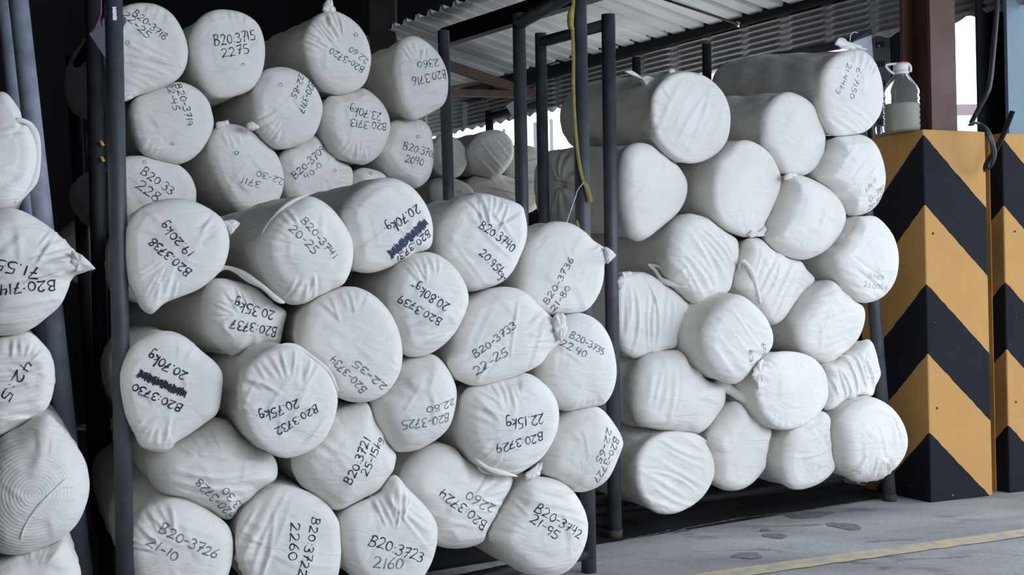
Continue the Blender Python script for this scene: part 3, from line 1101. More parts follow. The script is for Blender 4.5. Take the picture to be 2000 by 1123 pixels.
def polar_from(poly):
    """poly (n,2) around origin -> radius at PHI"""
    n = len(poly)
    dense = []
    for i in range(n):
        a, b, c, d = poly[i - 1], poly[i], poly[(i + 1) % n], poly[(i + 2) % n]
        for k in range(10):
            t = k / 10
            dense.append(0.5 * ((2 * b) + (c - a) * t + (2 * a - 5 * b + 4 * c - d) * t * t + (3 * b - a - 3 * c + d) * t ** 3))
    dense = np.array(dense)
    ang = np.arctan2(dense[:, 1], dense[:, 0])
    rad = np.hypot(dense[:, 0], dense[:, 1])
    o = np.argsort(ang)
    ang, rad = ang[o], rad[o]
    a3 = np.concatenate([ang - 2 * math.pi, ang, ang + 2 * math.pi])
    r3 = np.concatenate([rad, rad, rad])
    ph = (PHI + math.pi) % (2 * math.pi) - math.pi
    return np.interp(ph, a3, r3)


PLANES = {
    'A': (at(235, 600, 3.28), S_DIR), 'R': ((e0 + f0) / 2, (f0 - e0) / np.linalg.norm(f0 - e0)),
    'B': (at(185, 300, 4.30), S_DIR), 'L': (at(60, 700, 2.95), S_DIR), 'C': (at(950, 300, 6.3), S_DIR),
    'E': (at(160, 500, 5.3), S_DIR),
}
VPS = {'A': (-60, 561), 'R': (-420, 300), 'B': (-330, 520), 'L': (-30, 561), 'C': (-220, 500), 'E': (-100, 561)}
LEN = {'A': 1.05, 'R': 0.72, 'B': 0.9, 'L': 0.9, 'C': 0.8, 'E': 0.7}


def roll(grp, view, pts, label, p=0.2, texts=(), folds=(), vp=None, length=None, rim=0.026, dome=0.012, seed=None, mat_='cloth', ring=1.0, rows=26):
    r = Roll()
    r.rows = rows
    r.grp, r.label, r.p, r.texts, r.folds, r.rim, r.dome, r.mat, r.ring = grp, label, p, texts, folds, rim, dome, mat_, ring
    r.view = view
    P = np.array([px(view, *q) for q in pts], float)
    # area centroid
    x, y = P[:, 0], P[:, 1]
    x2, y2 = np.roll(x, -1), np.roll(y, -1)
    cr = x * y2 - x2 * y
    A = cr.sum() / 2
    c = (((x + x2) * cr).sum() / (6 * A), ((y + y2) * cr).sum() / (6 * A))
    P0, S = PLANES[grp]
    r.pri = p
    if grp in 'AB':
        p = 0.25 + (p - 0.25) * 0.6
    if grp == 'R':                                     # the left rolls sit deeper in this rack than the right ones
        p = 0.2 + (p - 0.2) * 0.4
        p = p - 0.20 * min(1, max(0, 1 - (c[0] - 1250) / 450))
        r.p = p
    nrm = np.array([S[1], -S[0], 0.0])                 # toward the viewer
    r.p = p
    r.c = hit(c, P0 + nrm * p, nrm)
    V = vp or VPS[grp]
    ax = ray(V)
    ax = ax / np.linalg.norm(ax)                       # away from the viewer, along the roll
    n = -ax
    e1 = np.cross(UP, n)
    e1 /= np.linalg.norm(e1)
    e2 = np.cross(n, e1)
    r.n, r.e1, r.e2 = n, e1, e2
    loc = []
    for q in P:
        h = hit(q, r.c, n) - r.c
        loc.append((np.dot(h, e1), np.dot(h, e2)))
    r.r = gsmooth(polar_from(np.array(loc)), 0.8)
    r.len = length or LEN[grp]
    r.seed = seed if seed is not None else len(ROLLS) * 7 + 3
    ROLLS.append(r)
    return r


ROLLS = []


def rad_at(r, ph):
    t = (ph % (2 * math.pi)) / (2 * math.pi) * NP
    i = np.floor(t).astype(int)
    f = t - i
    return r[i % NP] * (1 - f) + r[(i + 1) % NP] * f


def resolve():
    """less protruding rolls are pressed flat where a neighbour's outline overlaps them"""
    for j in ROLLS:
        mod = np.zeros(NP)
        for i in ROLLS:
            if i is j or i.grp != j.grp or np.linalg.norm(i.c - j.c) > 0.75:
                continue
            if 'under the top right' in j.label and '6-7150' in i.label:
                continue
            if not (i.pri > j.pri or (i.pri == j.pri and i.seed > j.seed)):
                continue

            def inside(rad):
                pts = j.c[None] + (rad * np.cos(PHI))[:, None] * j.e1 + (rad * np.sin(PHI))[:, None] * j.e2
                t = ((i.c[None] - pts) @ i.n) / (j.n @ i.n)
                q = pts + t[:, None] * j.n - i.c
                u, v = q @ i.e1, q @ i.e2
                return np.hypot(u, v) < rad_at(i.r, np.arctan2(v, u)) + 0.002
            bad = inside(j.r)
            if not bad.any():
                continue
            lo, hi = np.full(NP, 0.45) * j.r, j.r.copy()
            for _ in range(14):
                mid = (lo + hi) / 2
                ins = inside(mid)
                hi = np.where(ins, mid, hi)
                lo = np.where(ins, lo, mid)
            nr = np.where(bad, lo, j.r)
            mod = np.maximum(mod, bad)
            j.r = nr
        if mod.any():
            # cloth bulges back a little where it was pressed hollow
            xy = np.stack([j.r * np.cos(PHI), j.r * np.sin(PHI)], 1)
            hull = j.r.copy()
            for k in range(NP):
                for m_ in range(6, 50, 4):
                    p, q = xy[(k - m_) % NP], xy[(k + m_) % NP]
                    den = (q[1] - p[1]) * math.cos(PHI[k]) - (q[0] - p[0]) * math.sin(PHI[k])
                    if abs(den) > 1e-9:
                        t = (p[0] * (q[1] - p[1]) - p[1] * (q[0] - p[0])) / den
                        if j.r[k] < t < 2 * j.r[k]:
                            hull[k] = max(hull[k], t)
            j.r = np.where(mod > 0, 0.12 * j.r + 0.88 * hull, j.r)
            sm_ = gsmooth(j.r, 2.0)
            wgt = np.clip(gsmooth(mod, 2.0) * 2, 0, 1)
            j.r = j.r * (1 - wgt) + sm_ * wgt


def fold_field(r):
    rnd = random.Random(r.seed)
    lines = []
    R = float(r.r.mean())
    for f in r.folds:
        kind = f[0]
        if kind == 'par':                               # parallel creases at an angle
            _, ang, n, amp = f[:4]
            off0, off1 = (f[4], f[5]) if len(f) > 4 else (-0.85, 0.85)
            for i in range(n):
                o = off0 + (off1 - off0) * (i + 0.5 + rnd.uniform(-0.35, 0.35)) / n
                a = math.radians(ang + rnd.uniform(-9, 9))
                ca, sa = math.cos(a), math.sin(a)
                half = math.sqrt(max(0.05, 1 - o * o)) * rnd.uniform(0.65, 1.1)
                sh = rnd.uniform(-0.25, 0.25)
                cx, cy = -sa * o + ca * sh, ca * o + sa * sh
                lines.append((cx, cy, ca, sa, half, rnd.uniform(0.03, 0.06), amp * rnd.uniform(0.5, 1.2), rnd.uniform(-0.25, 0.25)))
        else:                                           # creases fanning inwards from part of the rim
            _, ang, spread, n, amp = f[:5]
            ln = f[5] if len(f) > 5 else 0.7
            for i in range(n):
                b = ang + spread * ((i + 0.5) / n - 0.5) + rnd.uniform(-4, 4)
                br = math.radians(b)
                l_ = ln * rnd.uniform(0.6, 1.2)
                mx, my = math.cos(br) * (1.02 - l_ / 2), math.sin(br) * (1.02 - l_ / 2)
                a = br + math.radians(rnd.uniform(-16, 16))
                lines.append((mx, my, math.cos(a), math.sin(a), l_ / 2 + 0.06, rnd.uniform(0.022, 0.045), amp * rnd.uniform(0.6, 1.2), rnd.uniform(-0.2, 0.2)))
    for _ in range(4):
        a = rnd.uniform(0, math.pi)
        q = rnd.uniform(0, 2 * math.pi)
        m_ = rnd.uniform(0.2, 0.8)
        lines.append((m_ * math.cos(q), m_ * math.sin(q), math.cos(a), math.sin(a), rnd.uniform(0.25, 0.5), rnd.uniform(0.04, 0.08), 0.0014, rnd.uniform(-0.3, 0.3)))
    ph = [rnd.uniform(0, 6.28) for _ in range(8)]

    def field(x, y):
        """height along the surface normal at normalised face coordinates"""
        h = np.zeros_like(x)
        K = 1.4
        for (cx, cy, ca, sa, half, wd_, amp, cur) in lines:
            u = (x - cx) * ca + (y - cy) * sa
            v = -(x - cx) * sa + (y - cy) * ca - cur * (u * u)
            tp = np.clip(1 - (np.abs(u) / half) ** 2, 0, 1)
            h += K * amp * tp * (np.exp(-(v / wd_) ** 2) - 0.55 * np.exp(-((v - 1.8 * wd_) / (1.5 * wd_)) ** 2))
        h += 0.0022 * np.sin(2.3 * x + ph[0]) * np.sin(2.7 * y + ph[1])
        h += 0.0010 * np.sin(5.1 * x + 2.2 * y + ph[2])
        return h
    return field, ph


def build(r):
    R = float(r.r.mean())
    rho = r.rim
    field, ph = fold_field(r)
    r.R = R
    rim_r = r.r

    def height(t, phi):
        """height above the rim plane at fraction t of the outline radius (t<=1)"""
        rad = rad_at(rim_r, phi)
        t1 = 1 - rho / rad
        x, y = t * np.cos(phi) * rad / R, t * np.sin(phi) * rad / R
        q = np.clip((t - t1) / (1 - t1), 0, 1)
        h = r.dome * (1 - t ** 2.2) - rho * (1 - np.sqrt(np.clip(1 - q * q, 0, 1)))
        h = h + r.ring * (0.0007 * np.tanh((0.46 - t) / 0.03) + 0.0007 * np.tanh((0.80 - t) / 0.02)) * np.clip((0.97 - t) / 0.1, 0, 1)
        h = h + field(x, y) * np.clip((1.02 - t) / 0.10, 0.0, 1)
        return h
    r.height = height
    body_r = gsmooth(rim_r, 9.0)
    body_r = np.minimum(body_r, rim_r * 1.02)
    rows_xy, rows_w = [], []
    ts = list(np.linspace(0.012, 0.80, 27)) + list(np.linspace(0.82, 0.94, 7))
    for t in ts:
        tt = np.full(NP, t)
        rows_xy.append(t * rim_r)
        rows_w.append(height(tt, PHI))
    for q in (0.25, 0.45, 0.65, 0.82, 0.94, 1.0):
        t1 = np.maximum(1 - rho / rim_r, 0.945)
        t = t1 + (1 - t1) * q
        rows_xy.append(t * rim_r)
        rows_w.append(height(t, PHI))
    xr, yr = np.cos(PHI) * rim_r / R, np.sin(PHI) * rim_r / R
    fr = field(xr, yr)
    L = r.len
    ss = [0.006, 0.014, 0.024, 0.036, 0.05, 0.068, 0.09, 0.115, 0.145, 0.18] + list(np.linspace(0.22, L - 0.03, r.rows))
    for s in ss:
        k = math.exp(-s / 0.05)
        b = math.exp(-s / 0.07)
        base = rim_r * b + body_r * (1 - b)
        wob = 0.0030 * np.sin(2 * PHI + 4 * s + ph[3]) + 0.0022 * np.sin(3 * PHI - 7 * s + ph[4]) + 0.0012 * np.sin(5 * PHI + 23 * s + ph[5])
        crease = 0.0024 * np.sin(31 * s + 3 * PHI + ph[6]) * np.sin(2 * PHI + ph[7]) + 0.0016 * np.sin(17 * PHI + 6 * math.sin(5 * s + ph[1])) * np.sin(3 * PHI + 9 * s + ph[2])
        tail = 1 - 0.10 * max(0, (s - (L - 0.25)) / 0.25) ** 2
        rows_xy.append((base + 1.0 * fr * k + (wob + crease - 0.003) * min(1, s / 0.05)) * tail)
        rows_w.append(np.full(NP, -rho - s))
    last = rows_xy[-1]
    for q, dw in ((0.97, 0.012), (0.88, 0.026), (0.7, 0.032), (0.4, 0.030), (0.08, 0.028)):
        rows_xy.append(last * q)
        rows_w.append(np.full(NP, -rho - (L - 0.03) - dw))
    XY, W = np.array(rows_xy), np.array(rows_w)
    m = len(XY)
    X = XY * np.cos(PHI)[None]
    Y = XY * np.sin(PHI)[None]
    V = np.stack([X, Y, W], -1).reshape(-1, 3)
    V = np.concatenate([V, [[0, 0, float(height(np.array([0.0]), np.array([0.0]))[0])], [0, 0, W[-1, 0]]]])
    idx = np.arange(m * NP).reshape(m, NP)
    a, b_ = idx[:-1], idx[1:]
    quads = np.stack([a, b_, np.roll(b_, -1, 1), np.roll(a, -1, 1)], -1).reshape(-1, 4)
    c0, c1 = m * NP, m * NP + 1
    tri0 = np.stack([np.full(NP, c0), idx[0], np.roll(idx[0], -1)], -1)
    tri1 = np.stack([np.full(NP, c1), np.roll(idx[-1], -1), idx[-1]], -1)
    me = bpy.data.meshes.new('fabric_roll')
    nv, nq, nt = len(V), len(quads), len(tri0) + len(tri1)
    me.vertices.add(nv)
    me.vertices.foreach_set('co', V.astype(np.float32).ravel())
    me.loops.add(nq * 4 + nt * 3)
    me.loops.foreach_set('vertex_index', np.concatenate([quads.ravel(), tri0.ravel(), tri1.ravel()]).astype(np.int32))
    me.polygons.add(nq + nt)
    me.polygons.foreach_set('loop_start', np.concatenate([np.arange(nq) * 4, nq * 4 + np.arange(nt) * 3]).astype(np.int32))
    me.polygons.foreach_set('use_smooth', np.ones(nq + nt, bool))
    me.update(calc_edges=True)
    me.validate()
    me.materials.append(M[r.mat])
    o = bpy.data.objects.new('fabric_roll', me)
    C.objects.link(o)
    e1, e2, n, c = r.e1, r.e2, r.n, r.c
    o.matrix_world = Matrix(((e1[0], e2[0], n[0], c[0]), (e1[1], e2[1], n[1], c[1]), (e1[2], e2[2], n[2], c[2]), (0, 0, 0, 1)))
    tag(o, r.label, 'fabric roll', GNAMES[r.grp])
    r.o = o
    # handwriting
    rnd = random.Random(r.seed + 99)
    for T in r.texts:
        txt, s0, s1, hp = T[:4]
        ink = T[4] if len(T) > 4 else 'ink'
        wpx = T[5] if len(T) > 5 else 1.0
        view = T[6] if len(T) > 6 else r.view
        a3 = hit(px(view, *s0), c, n) - c
        b3 = hit(px(view, *s1), c, n) - c
        a = np.array([np.dot(a3, e1), np.dot(a3, e2)])
        b = np.array([np.dot(b3, e1), np.dot(b3, e2)])
        hpx = hp / VIEWS[view][2]
        D = c[1]
        H = hpx * D / F
        d = b - a
        Lt = np.linalg.norm(d)
        d = d / Lt
        u = np.array([-d[1], d[0]])
        adv = sum(GL[ch][0] for ch in txt)
        sx = Lt / adv
        V, Fc = [], []
        pos = 0.0
        wid = 0.0017 * wpx * (H / 0.023) ** 0.35
        for ch in txt:
            wch, strokes = GL[ch]
            jy = rnd.uniform(-0.06, 0.06)
            sc = rnd.uniform(0.92, 1.08)
            sl = rnd.uniform(-0.02, 0.12)
            for st in strokes:
                Q = []
                for (gx, gy) in st:
                    gx += rnd.uniform(-0.015, 0.015)
                    gy += rnd.uniform(-0.02, 0.02)
                    Q.append(a + d * ((pos + gx) * sx + sl * gy * H * 0.8) + u * ((gy * sc + jy) * H))
                Q = smooth_line(Q, 0.0022)
                if len(Q) < 2:
                    continue
                Q = np.array(Q)
                tg = np.gradient(Q, axis=0)
                tg /= np.maximum(np.linalg.norm(tg, axis=1, keepdims=True), 1e-9)
                nn = np.stack([-tg[:, 1], tg[:, 0]], 1)
                k0 = len(V)
                half = wid * (0.8 + 0.25 * np.sin(np.arange(len(Q)) * 0.35 + rnd.uniform(0, 6)))
                pts2 = np.concatenate([Q - nn * half[:, None], Q, Q + nn * half[:, None]])
                phi = np.arctan2(pts2[:, 1], pts2[:, 0])
                tt = np.hypot(pts2[:, 0], pts2[:, 1]) / rad_at(rim_r, phi)
                keep = tt < 0.985
                hh = height(np.minimum(tt, 0.985), phi) + 0.0011
                nq_ = len(Q)
                for i in range(nq_ * 3):
                    V.append((pts2[i, 0], pts2[i, 1], hh[i]))
                for i in range(nq_ - 1):
                    for row in (0, nq_):
                        q4 = (k0 + row + i, k0 + row + i + 1, k0 + row + nq_ + i + 1, k0 + row + nq_ + i)
                        if all(keep[z - k0] for z in q4):
                            Fc.append(q4)
            pos += wch
        if Fc:
            used = sorted({i for f in Fc for i in f})
            mp = {q: i for i, q in enumerate(used)}
            V = [V[i] for i in used]
            Fc = [tuple(mp[i] for i in f) for f in Fc]
            to = obj('marker_dot' if txt in ('o', '.') else 'marker_writing', V, Fc, M[ink], None, True)
            to.parent = o
            if txt == 'o':
                to['label'] = 'small inked ring mark'
            elif '#' in txt:
                to['label'] = 'crossed out line of marker'
    return o


GNAMES = {'A': 'marked fabric rolls in the front rack', 'R': 'fabric rolls in the right rack', 'B': 'fabric rolls in the upper rear stack',
          'L': 'fabric rolls at the left edge', 'C': 'fabric rolls in the far back', 'E': 'fabric rolls in the dark behind the left posts'}


def cloth_piece(r, name, view, pts, bias=0.0, curl=0.01, seed=0, label=None, thick=0.002):
    """a small loose piece of cloth: a closed outline filled as a puckered patch, child of the roll"""
    rnd = random.Random(seed)
    n = r.n
    loc = []
    for q in pts:
        h = hit(px(view, *q), r.c + n * bias, n) - r.c
        loc.append(np.array([np.dot(h, r.e1), np.dot(h, r.e2)]))
    loc = np.array(loc)
    c = loc.mean(0)
    poly = []
    k = len(loc)
    for i in range(k):
        a, b, c_, d = loc[i - 1], loc[i], loc[(i + 1) % k], loc[(i + 2) % k]
        for s in range(6):
            t = s / 6
            cat = 0.5 * ((2 * b) + (c_ - a) * t + (2 * a - 5 * b + 4 * c_ - d) * t * t + (3 * b - a - 3 * c_ + d) * t ** 3)
            poly.append(0.5 * cat + 0.5 * (b + (c_ - b) * t))
    poly = np.array(poly)
    m = len(poly)
    size = np.hypot(*(poly - c).T).mean()
    V, Fc = [], []
    K = 7
    w1, w2 = rnd.uniform(0, 6), rnd.uniform(0, 6)
    for side in (1, -1):
        for i in range(K + 1):
            t = i / K
            for j, q in enumerate(poly):
                ang = 2 * math.pi * j / m
                pk = 0.22 * size * math.sin(5 * ang + w1) * t + 0.16 * size * math.sin(9 * ang + w2) * t * t
                z = bias + side * (thick + curl * math.sqrt(max(0, 1 - t * t))) + pk * 0.6
                xy = c + (q - c) * max(t, 0.02)
                V.append((xy[0], xy[1], z))
    off = (K + 1) * m
    for s in (0, 1):
        for i in range(K):
            for j in range(m):
                q = (j + 1) % m
                f = (s * off + i * m + j, s * off + (i + 1) * m + j, s * off + (i + 1) * m + q, s * off + i * m + q)
                Fc.append(f if s == 0 else tuple(reversed(f)))
        Fc.append(tuple(s * off + j for j in (range(m) if s == 0 else reversed(range(m)))))
    for j in range(m):
        q = (j + 1) % m
        Fc.append((K * m + j, off + K * m + j, off + K * m + q, K * m + q))
    o = obj(name, V, Fc, M['cloth'], None, True)
    o.parent = r.o
    if label:
        o['label'] = label
    return o


def hem(r, view, pts, rad=0.009, label=None, name='cloth_hem'):
    """a rolled cloth edge: pts are (x, y, height above the face plane)"""
    P = []
    for (x, y, h) in pts:
        q = hit(px(view, x, y), r.c + r.n * (h or 0), r.n) - r.c
        if h is None:                                  # lies on the end face
            u, v = np.dot(q, r.e1), np.dot(q, r.e2)
            ph = np.array([math.atan2(v, u)])
            h = float(r.height(np.minimum(np.array([math.hypot(u, v)]) / rad_at(r.r, ph), 0.99), ph)[0])
        P.append(np.array([np.dot(q, r.e1), np.dot(q, r.e2), h]))
    P = spl(P, 8)
    k = len(P)
    rr = [rad * (0.25 + 0.75 * math.sin(math.pi * min(1, max(0.04, i / (k - 1)))) ** 0.6) * (1 + 0.22 * math.sin(i * 0.31 + 1)) for i in range(k)]
    V, Fc = tube(P, rr, 14)
    o = obj(name, V, Fc, M['cloth'], None, True)
    o.parent = r.o
    if label:
        o['label'] = label
    return o


# every roll: traced outline of its end face (in the coordinates of one close view), protrusion, writing and creases
# --- front rack
roll('A', 'c4', [(145, 420), (155, 310), (210, 220), (300, 170), (420, 145), (530, 150), (650, 200), (740, 270), (778, 360), (782, 450), (750, 560), (690, 630), (600, 700), (480, 750), (400, 780), (345, 820), (305, 860), (240, 820), (215, 760), (165, 660), (148, 540)],
     'white fabric roll marked B20:3738 and 19.20kg, with a hanging cloth corner', 0.30,
     [('B20:3738', (545, 590), (310, 385), 55, 'ink_blue', 1.1), ('19.20kg', (560, 480), (375, 285), 52, 'ink_blue', 1.1)],
     [('rim', -120, 60, 7, .0035, .6), ('rim', 25, 40, 6, .003, .4)], vp=(60, 561), rim=.03, dome=.016)
roll('A', 'c4', [(960, 420), (1000, 330), (1060, 250), (1150, 180), (1250, 130), (1330, 140), (1420, 200), (1500, 300), (1548, 400), (1555, 500), (1530, 610), (1470, 700), (1350, 765), (1200, 800), (1120, 770), (1060, 700), (1000, 610), (965, 520)],
     'white fabric roll marked B20-3741 and 20-25, loosely wrapped with long folds', 0.32,
     [('B20-3741', (1195, 285), (1400, 525), 48, 'ink_grey', .9), ('20-25', (1120, 340), (1280, 495), 52, 'ink_grey', .9)],
     [('rim', 150, 80, 8, .004, .5), ('rim', -100, 50, 6, .004, .6)], vp=(-160, 540), rim=.045, dome=.02)
roll('A', 'c5', [(130, 330), (110, 240), (150, 150), (230, 70), (320, 25), (400, 15), (470, 30), (550, 80), (620, 170), (660, 270), (668, 370), (650, 450), (560, 510), (430, 560), (310, 600), (220, 595), (180, 560), (145, 450)],
     'long white roll marked B20:3731 with a scribbled out line, grey side showing', 0.30,
     [('B20:3731', (605, 335), (415, 505), 46, 'ink_blue', 1.1), ('#', (578, 262), (345, 478), 55, 'ink_blue', 1.1), ('20.70kg.', (535, 180), (325, 330), 62, 'ink_blue', 1.1)],
     [('rim', 165, 40, 6, .002, .3)], vp=(-300, 561), rim=.04, dome=.012, length=1.15)
roll('A', 'c5', [(690, 480), (690, 350), (720, 250), (790, 170), (880, 130), (960, 110), (1060, 130), (1170, 165), (1215, 195), (1228, 240), (1240, 310), (1235, 400), (1200, 500), (1150, 600), (1080, 665), (980, 700), (890, 715), (830, 660), (760, 570), (710, 530)],
     'white fabric roll marked B20:3740 with a pulled cloth corner at upper right', 0.25,
     [('B20:3740', (905, 325), (1115, 480), 60, 'ink_blue', 1.0), ('20.95kg-', (905, 490), (1085, 660), 55, 'ink_blue', 1.0)],
     [('rim', 70, 90, 9, .004, .7), ('par', 130, 3, .003)], rim=.04, dome=.016)
roll('A', 'c5', [(1175, 700), (1195, 560), (1230, 430), (1290, 350), (1350, 300), (1420, 285), (1510, 300), (1590, 350), (1640, 400), (1700, 440), (1750, 490), (1708, 545), (1705, 600), (1690, 690), (1640, 790), (1570, 845), (1450, 850), (1340, 840), (1220, 780)],
     'white fabric roll marked B20-3736 and 21-80, with a sharp cloth corner poking right', 0.20,
     [('B20-3736', (1335, 800), (1485, 520), 42, 'ink_grey', 1.0), ('21-80', (1385, 845), (1470, 690), 42, 'ink_grey', 1.0)],
     [('rim', 25, 30, 6, .003, .4)], rim=.03, dome=.018)
roll('A', 'c4', [(640, 780), (655, 700), (690, 640), (760, 630), (850, 650), (960, 690), (1060, 760), (1150, 830), (1185, 900), (1165, 990), (1100, 1050), (1000, 1100), (900, 1140), (800, 1100), (700, 1010), (645, 900)],
     'white fabric roll marked B20:3737 and 20.35kg, squeezed below the roll marked B20-3741', 0.18,
     [('20.35kg.', (1045, 840), (775, 760), 62, 'ink_blue', 1.0), ('B20:3737', (1060, 935), (775, 885), 58, 'ink_blue', 1.0)],
     [('rim', 130, 120, 9, .004, .7)], vp=(-350, 660), rim=.05, dome=.02)
roll('A', 'p', [(582, 650), (600, 605), (640, 575), (690, 560), (730, 572), (765, 605), (787, 650), (793, 695), (785, 735), (760, 770), (725, 787), (685, 785), (650, 765), (625, 735), (600, 710), (586, 690)],
     'white fabric roll marked B20-3734 and 22-35 in the front rack', 0.33,
     [('B20-3734', (1200, 278), (1045, 120), 36, 'ink_grey', 1.0, 'c6'), ('22-35', (235, 225), (75, 100), 34, 'ink_grey', 1.0, 'c7')],
     [('rim', 100, 60, 6, .003, .4), ('rim', 0, 80, 7, .002, .25)], rim=.035, dome=.016)
roll('A', 'c5', [(390, 720), (405, 640), (440, 570), (500, 510), (570, 482), (660, 475), (750, 520), (820, 590), (870, 680), (885, 770), (860, 860), (810, 960), (740, 1040), (650, 1100), (560, 1120), (490, 1100), (455, 1010), (420, 900), (395, 810)],
     'white fabric roll marked B20.3739 and 20.80kg, wedged between four rolls', 0.32,
     [('20.80kg-', (735, 790), (505, 650), 58, 'ink_blue', 1.0), ('B20.3739', (685, 885), (440, 735), 48, 'ink_blue', 1.0)],
     [('par', 10, 7, .0035, -.9, -.1), ('rim', 100, 60, 6, .003, .5), ('par', -5, 4, .002, .1, .9)], vp=(-150, 540), rim=.04, dome=.016)
roll('A', 'p', [(888, 690), (895, 640), (915, 600), (950, 572), (990, 560), (1030, 568), (1065, 600), (1088, 622), (1107, 640), (1100, 668), (1080, 690), (1060, 715), (1010, 738), (960, 752), (930, 755), (900, 742), (872, 718)],
     'white fabric roll marked B20-3733 and 22-25, bag corners pulled out on both sides', 0.30,
     [('B20-3733', (890, 1123), (1140, 925), 46, 'ink_grey', 1.0, 'c5'), ('22-25', (650, 178), (800, 72), 42, 'ink_grey', 1.0, 'c7')],
     [('rim', 10, 50, 8, .004, .5), ('rim', 215, 50, 7, .003, .5), ('par', 70, 3, .002)], rim=.035, dome=.016)
roll('A', 'p', [(1058, 720), (1072, 660), (1098, 625), (1140, 612), (1175, 625), (1200, 660), (1212, 710), (1210, 750), (1195, 785), (1165, 806), (1130, 808), (1095, 795), (1070, 765)],
     'smooth white fabric roll marked B20-3735 and 22.40 in the front rack', 0.22,
     [('B20-3735', (1455, 990), (1655, 1105), 42, 'ink_grey', 1.0, 'c5'), ('22.40', (1400, 1040), (1540, 1120), 45, 'ink_grey', 1.0, 'c5')],
     [('rim', -80, 50, 5, .002, .3)], rim=.04, dome=.03)
roll('A', 'c6', [(80, 250), (95, 160), (140, 80), (220, 30), (310, 20), (390, 50), (460, 110), (520, 160), (552, 210), (550, 290), (530, 390), (470, 440), (400, 490), (335, 530), (320, 555), (270, 572), (180, 548), (150, 490), (105, 400)],
     'white roll marked B20:3730 with a scribbled out line, beside the left front post', 0.30,
     [('20.70kg', (388, 205), (215, 105), 45, 'ink', 1.2), ('#', (388, 285), (165, 185), 40, 'ink', 1.1), ('B20:3730', (365, 350), (140, 250), 38, 'ink', 1.2)],
     [('rim', -110, 50, 6, .004, .4), ('rim', 60, 60, 3, .002, .4)], vp=(60, 561), rim=.03, dome=.018)
roll('A', 'c6', [(628, 300), (640, 220), (680, 160), (740, 110), (820, 80), (890, 90), (960, 140), (1030, 200), (1070, 280), (1078, 350), (1055, 440), (1010, 520), (930, 575), (840, 598), (760, 570), (690, 510), (645, 420)],
     'white fabric roll marked B20:3732 and 20.75kg, sticking out furthest of the front rack', 0.42,
     [('20.75kg.', (878, 318), (690, 395), 45, 'ink_blue', 1.0), ('B20:3732', (965, 345), (775, 460), 40, 'ink_blue', 1.0)],
     [('rim', 100, 110, 11, .004, .6), ('par', 55, 4, .002), ('rim', 180, 60, 7, .003, .2)], rim=.022, dome=.01, vp=(-200, 500))
roll('A', 'c7', [(190, 300), (250, 200), (330, 120), (420, 85), (490, 85), (550, 150), (588, 240), (585, 330), (560, 420), (510, 480), (430, 530), (370, 550), (300, 545), (240, 480), (200, 400)],
     'smooth domed fabric roll marked B20-3725 and 22.80, set back between the others', 0.30,
     [('22.80', (545, 282), (395, 325), 33, 'ink_grey', .9), ('B20-3725', (515, 352), (285, 390), 44, 'ink_grey', .9)],
     [('par', 50, 2, .001)], rim=.06, dome=.035)
roll('A', 'c7', [(600, 330), (620, 260), (680, 210), (770, 178), (870, 172), (950, 185), (1020, 240), (1060, 310), (1068, 390), (1050, 470), (1000, 560), (930, 620), (850, 660), (770, 650), (690, 620), (640, 560), (610, 490), (600, 420)],
     'white fabric roll marked B20:3729 and 22.15kg, its cloth gathered below', 0.29,
     [('22.15kg', (958, 350), (770, 385), 50, 'ink_blue', 1.0), ('B20:3729', (958, 440), (730, 500), 42, 'ink_blue', 1.0)],
     [('rim', 120, 100, 10, .0035, .6), ('rim', 220, 50, 6, .003, .5), ('par', 15, 6, .003, -.95, -.4)], vp=(-60, 520), rim=.04, dome=.03)
roll('A', 'c7', [(980, 610), (1000, 500), (1050, 420), (1120, 360), (1200, 335), (1270, 335), (1330, 400), (1375, 490), (1350, 580), (1300, 680), (1240, 725), (1170, 742), (1080, 720), (1010, 670)],
     'smooth white fabric roll marked B20-3727 and 22-65, pointed towards the right rack', 0.22,
     [('22-65', (1262, 420), (1190, 580), 36, 'ink_grey', .9), ('B20-3727', (1292, 460), (1190, 670), 38, 'ink_grey', .9)],
     [('rim', 20, 40, 6, .003, .35)], rim=.05, dome=.035)
roll('A', 'c6', [(220, 640), (250, 580), (320, 540), (420, 480), (520, 420), (600, 440), (700, 510), (780, 570), (815, 630), (810, 700), (760, 760), (690, 810), (640, 860), (600, 890), (520, 860), (420, 800), (330, 780), (280, 760), (240, 710)],
     'flattened fabric roll marked B20-3728 and 23.30, squeezed under its neighbours', 0.21,
     [('B20-3728', (608, 850), (430, 670), 38, 'ink_grey', 1.0), ('23.30', (660, 825), (545, 705), 36, 'ink_grey', 1.0)],
     [('par', -8, 7, .003), ('rim', 120, 60, 5, .003, .5)], vp=(-100, 600), rim=.06, dome=.05)
roll('A', 'p', [(578, 910), (596, 860), (638, 820), (690, 795), (730, 788), (760, 803), (780, 845), (785, 885), (775, 930), (745, 970), (705, 995), (665, 1003), (630, 988), (597, 955)],
     'white fabric roll marked B20:3721 and 25-15kg with a domed end', 0.26,
     [('B20:3721', (45, 690), (145, 475), 46, 'ink', 1.0, 'c7'), ('25-15kg', (120, 650), (215, 475), 42, 'ink', .9, 'c7')],
     [('rim', 120, 60, 5, .002, .3)], rim=.055, dome=.035)
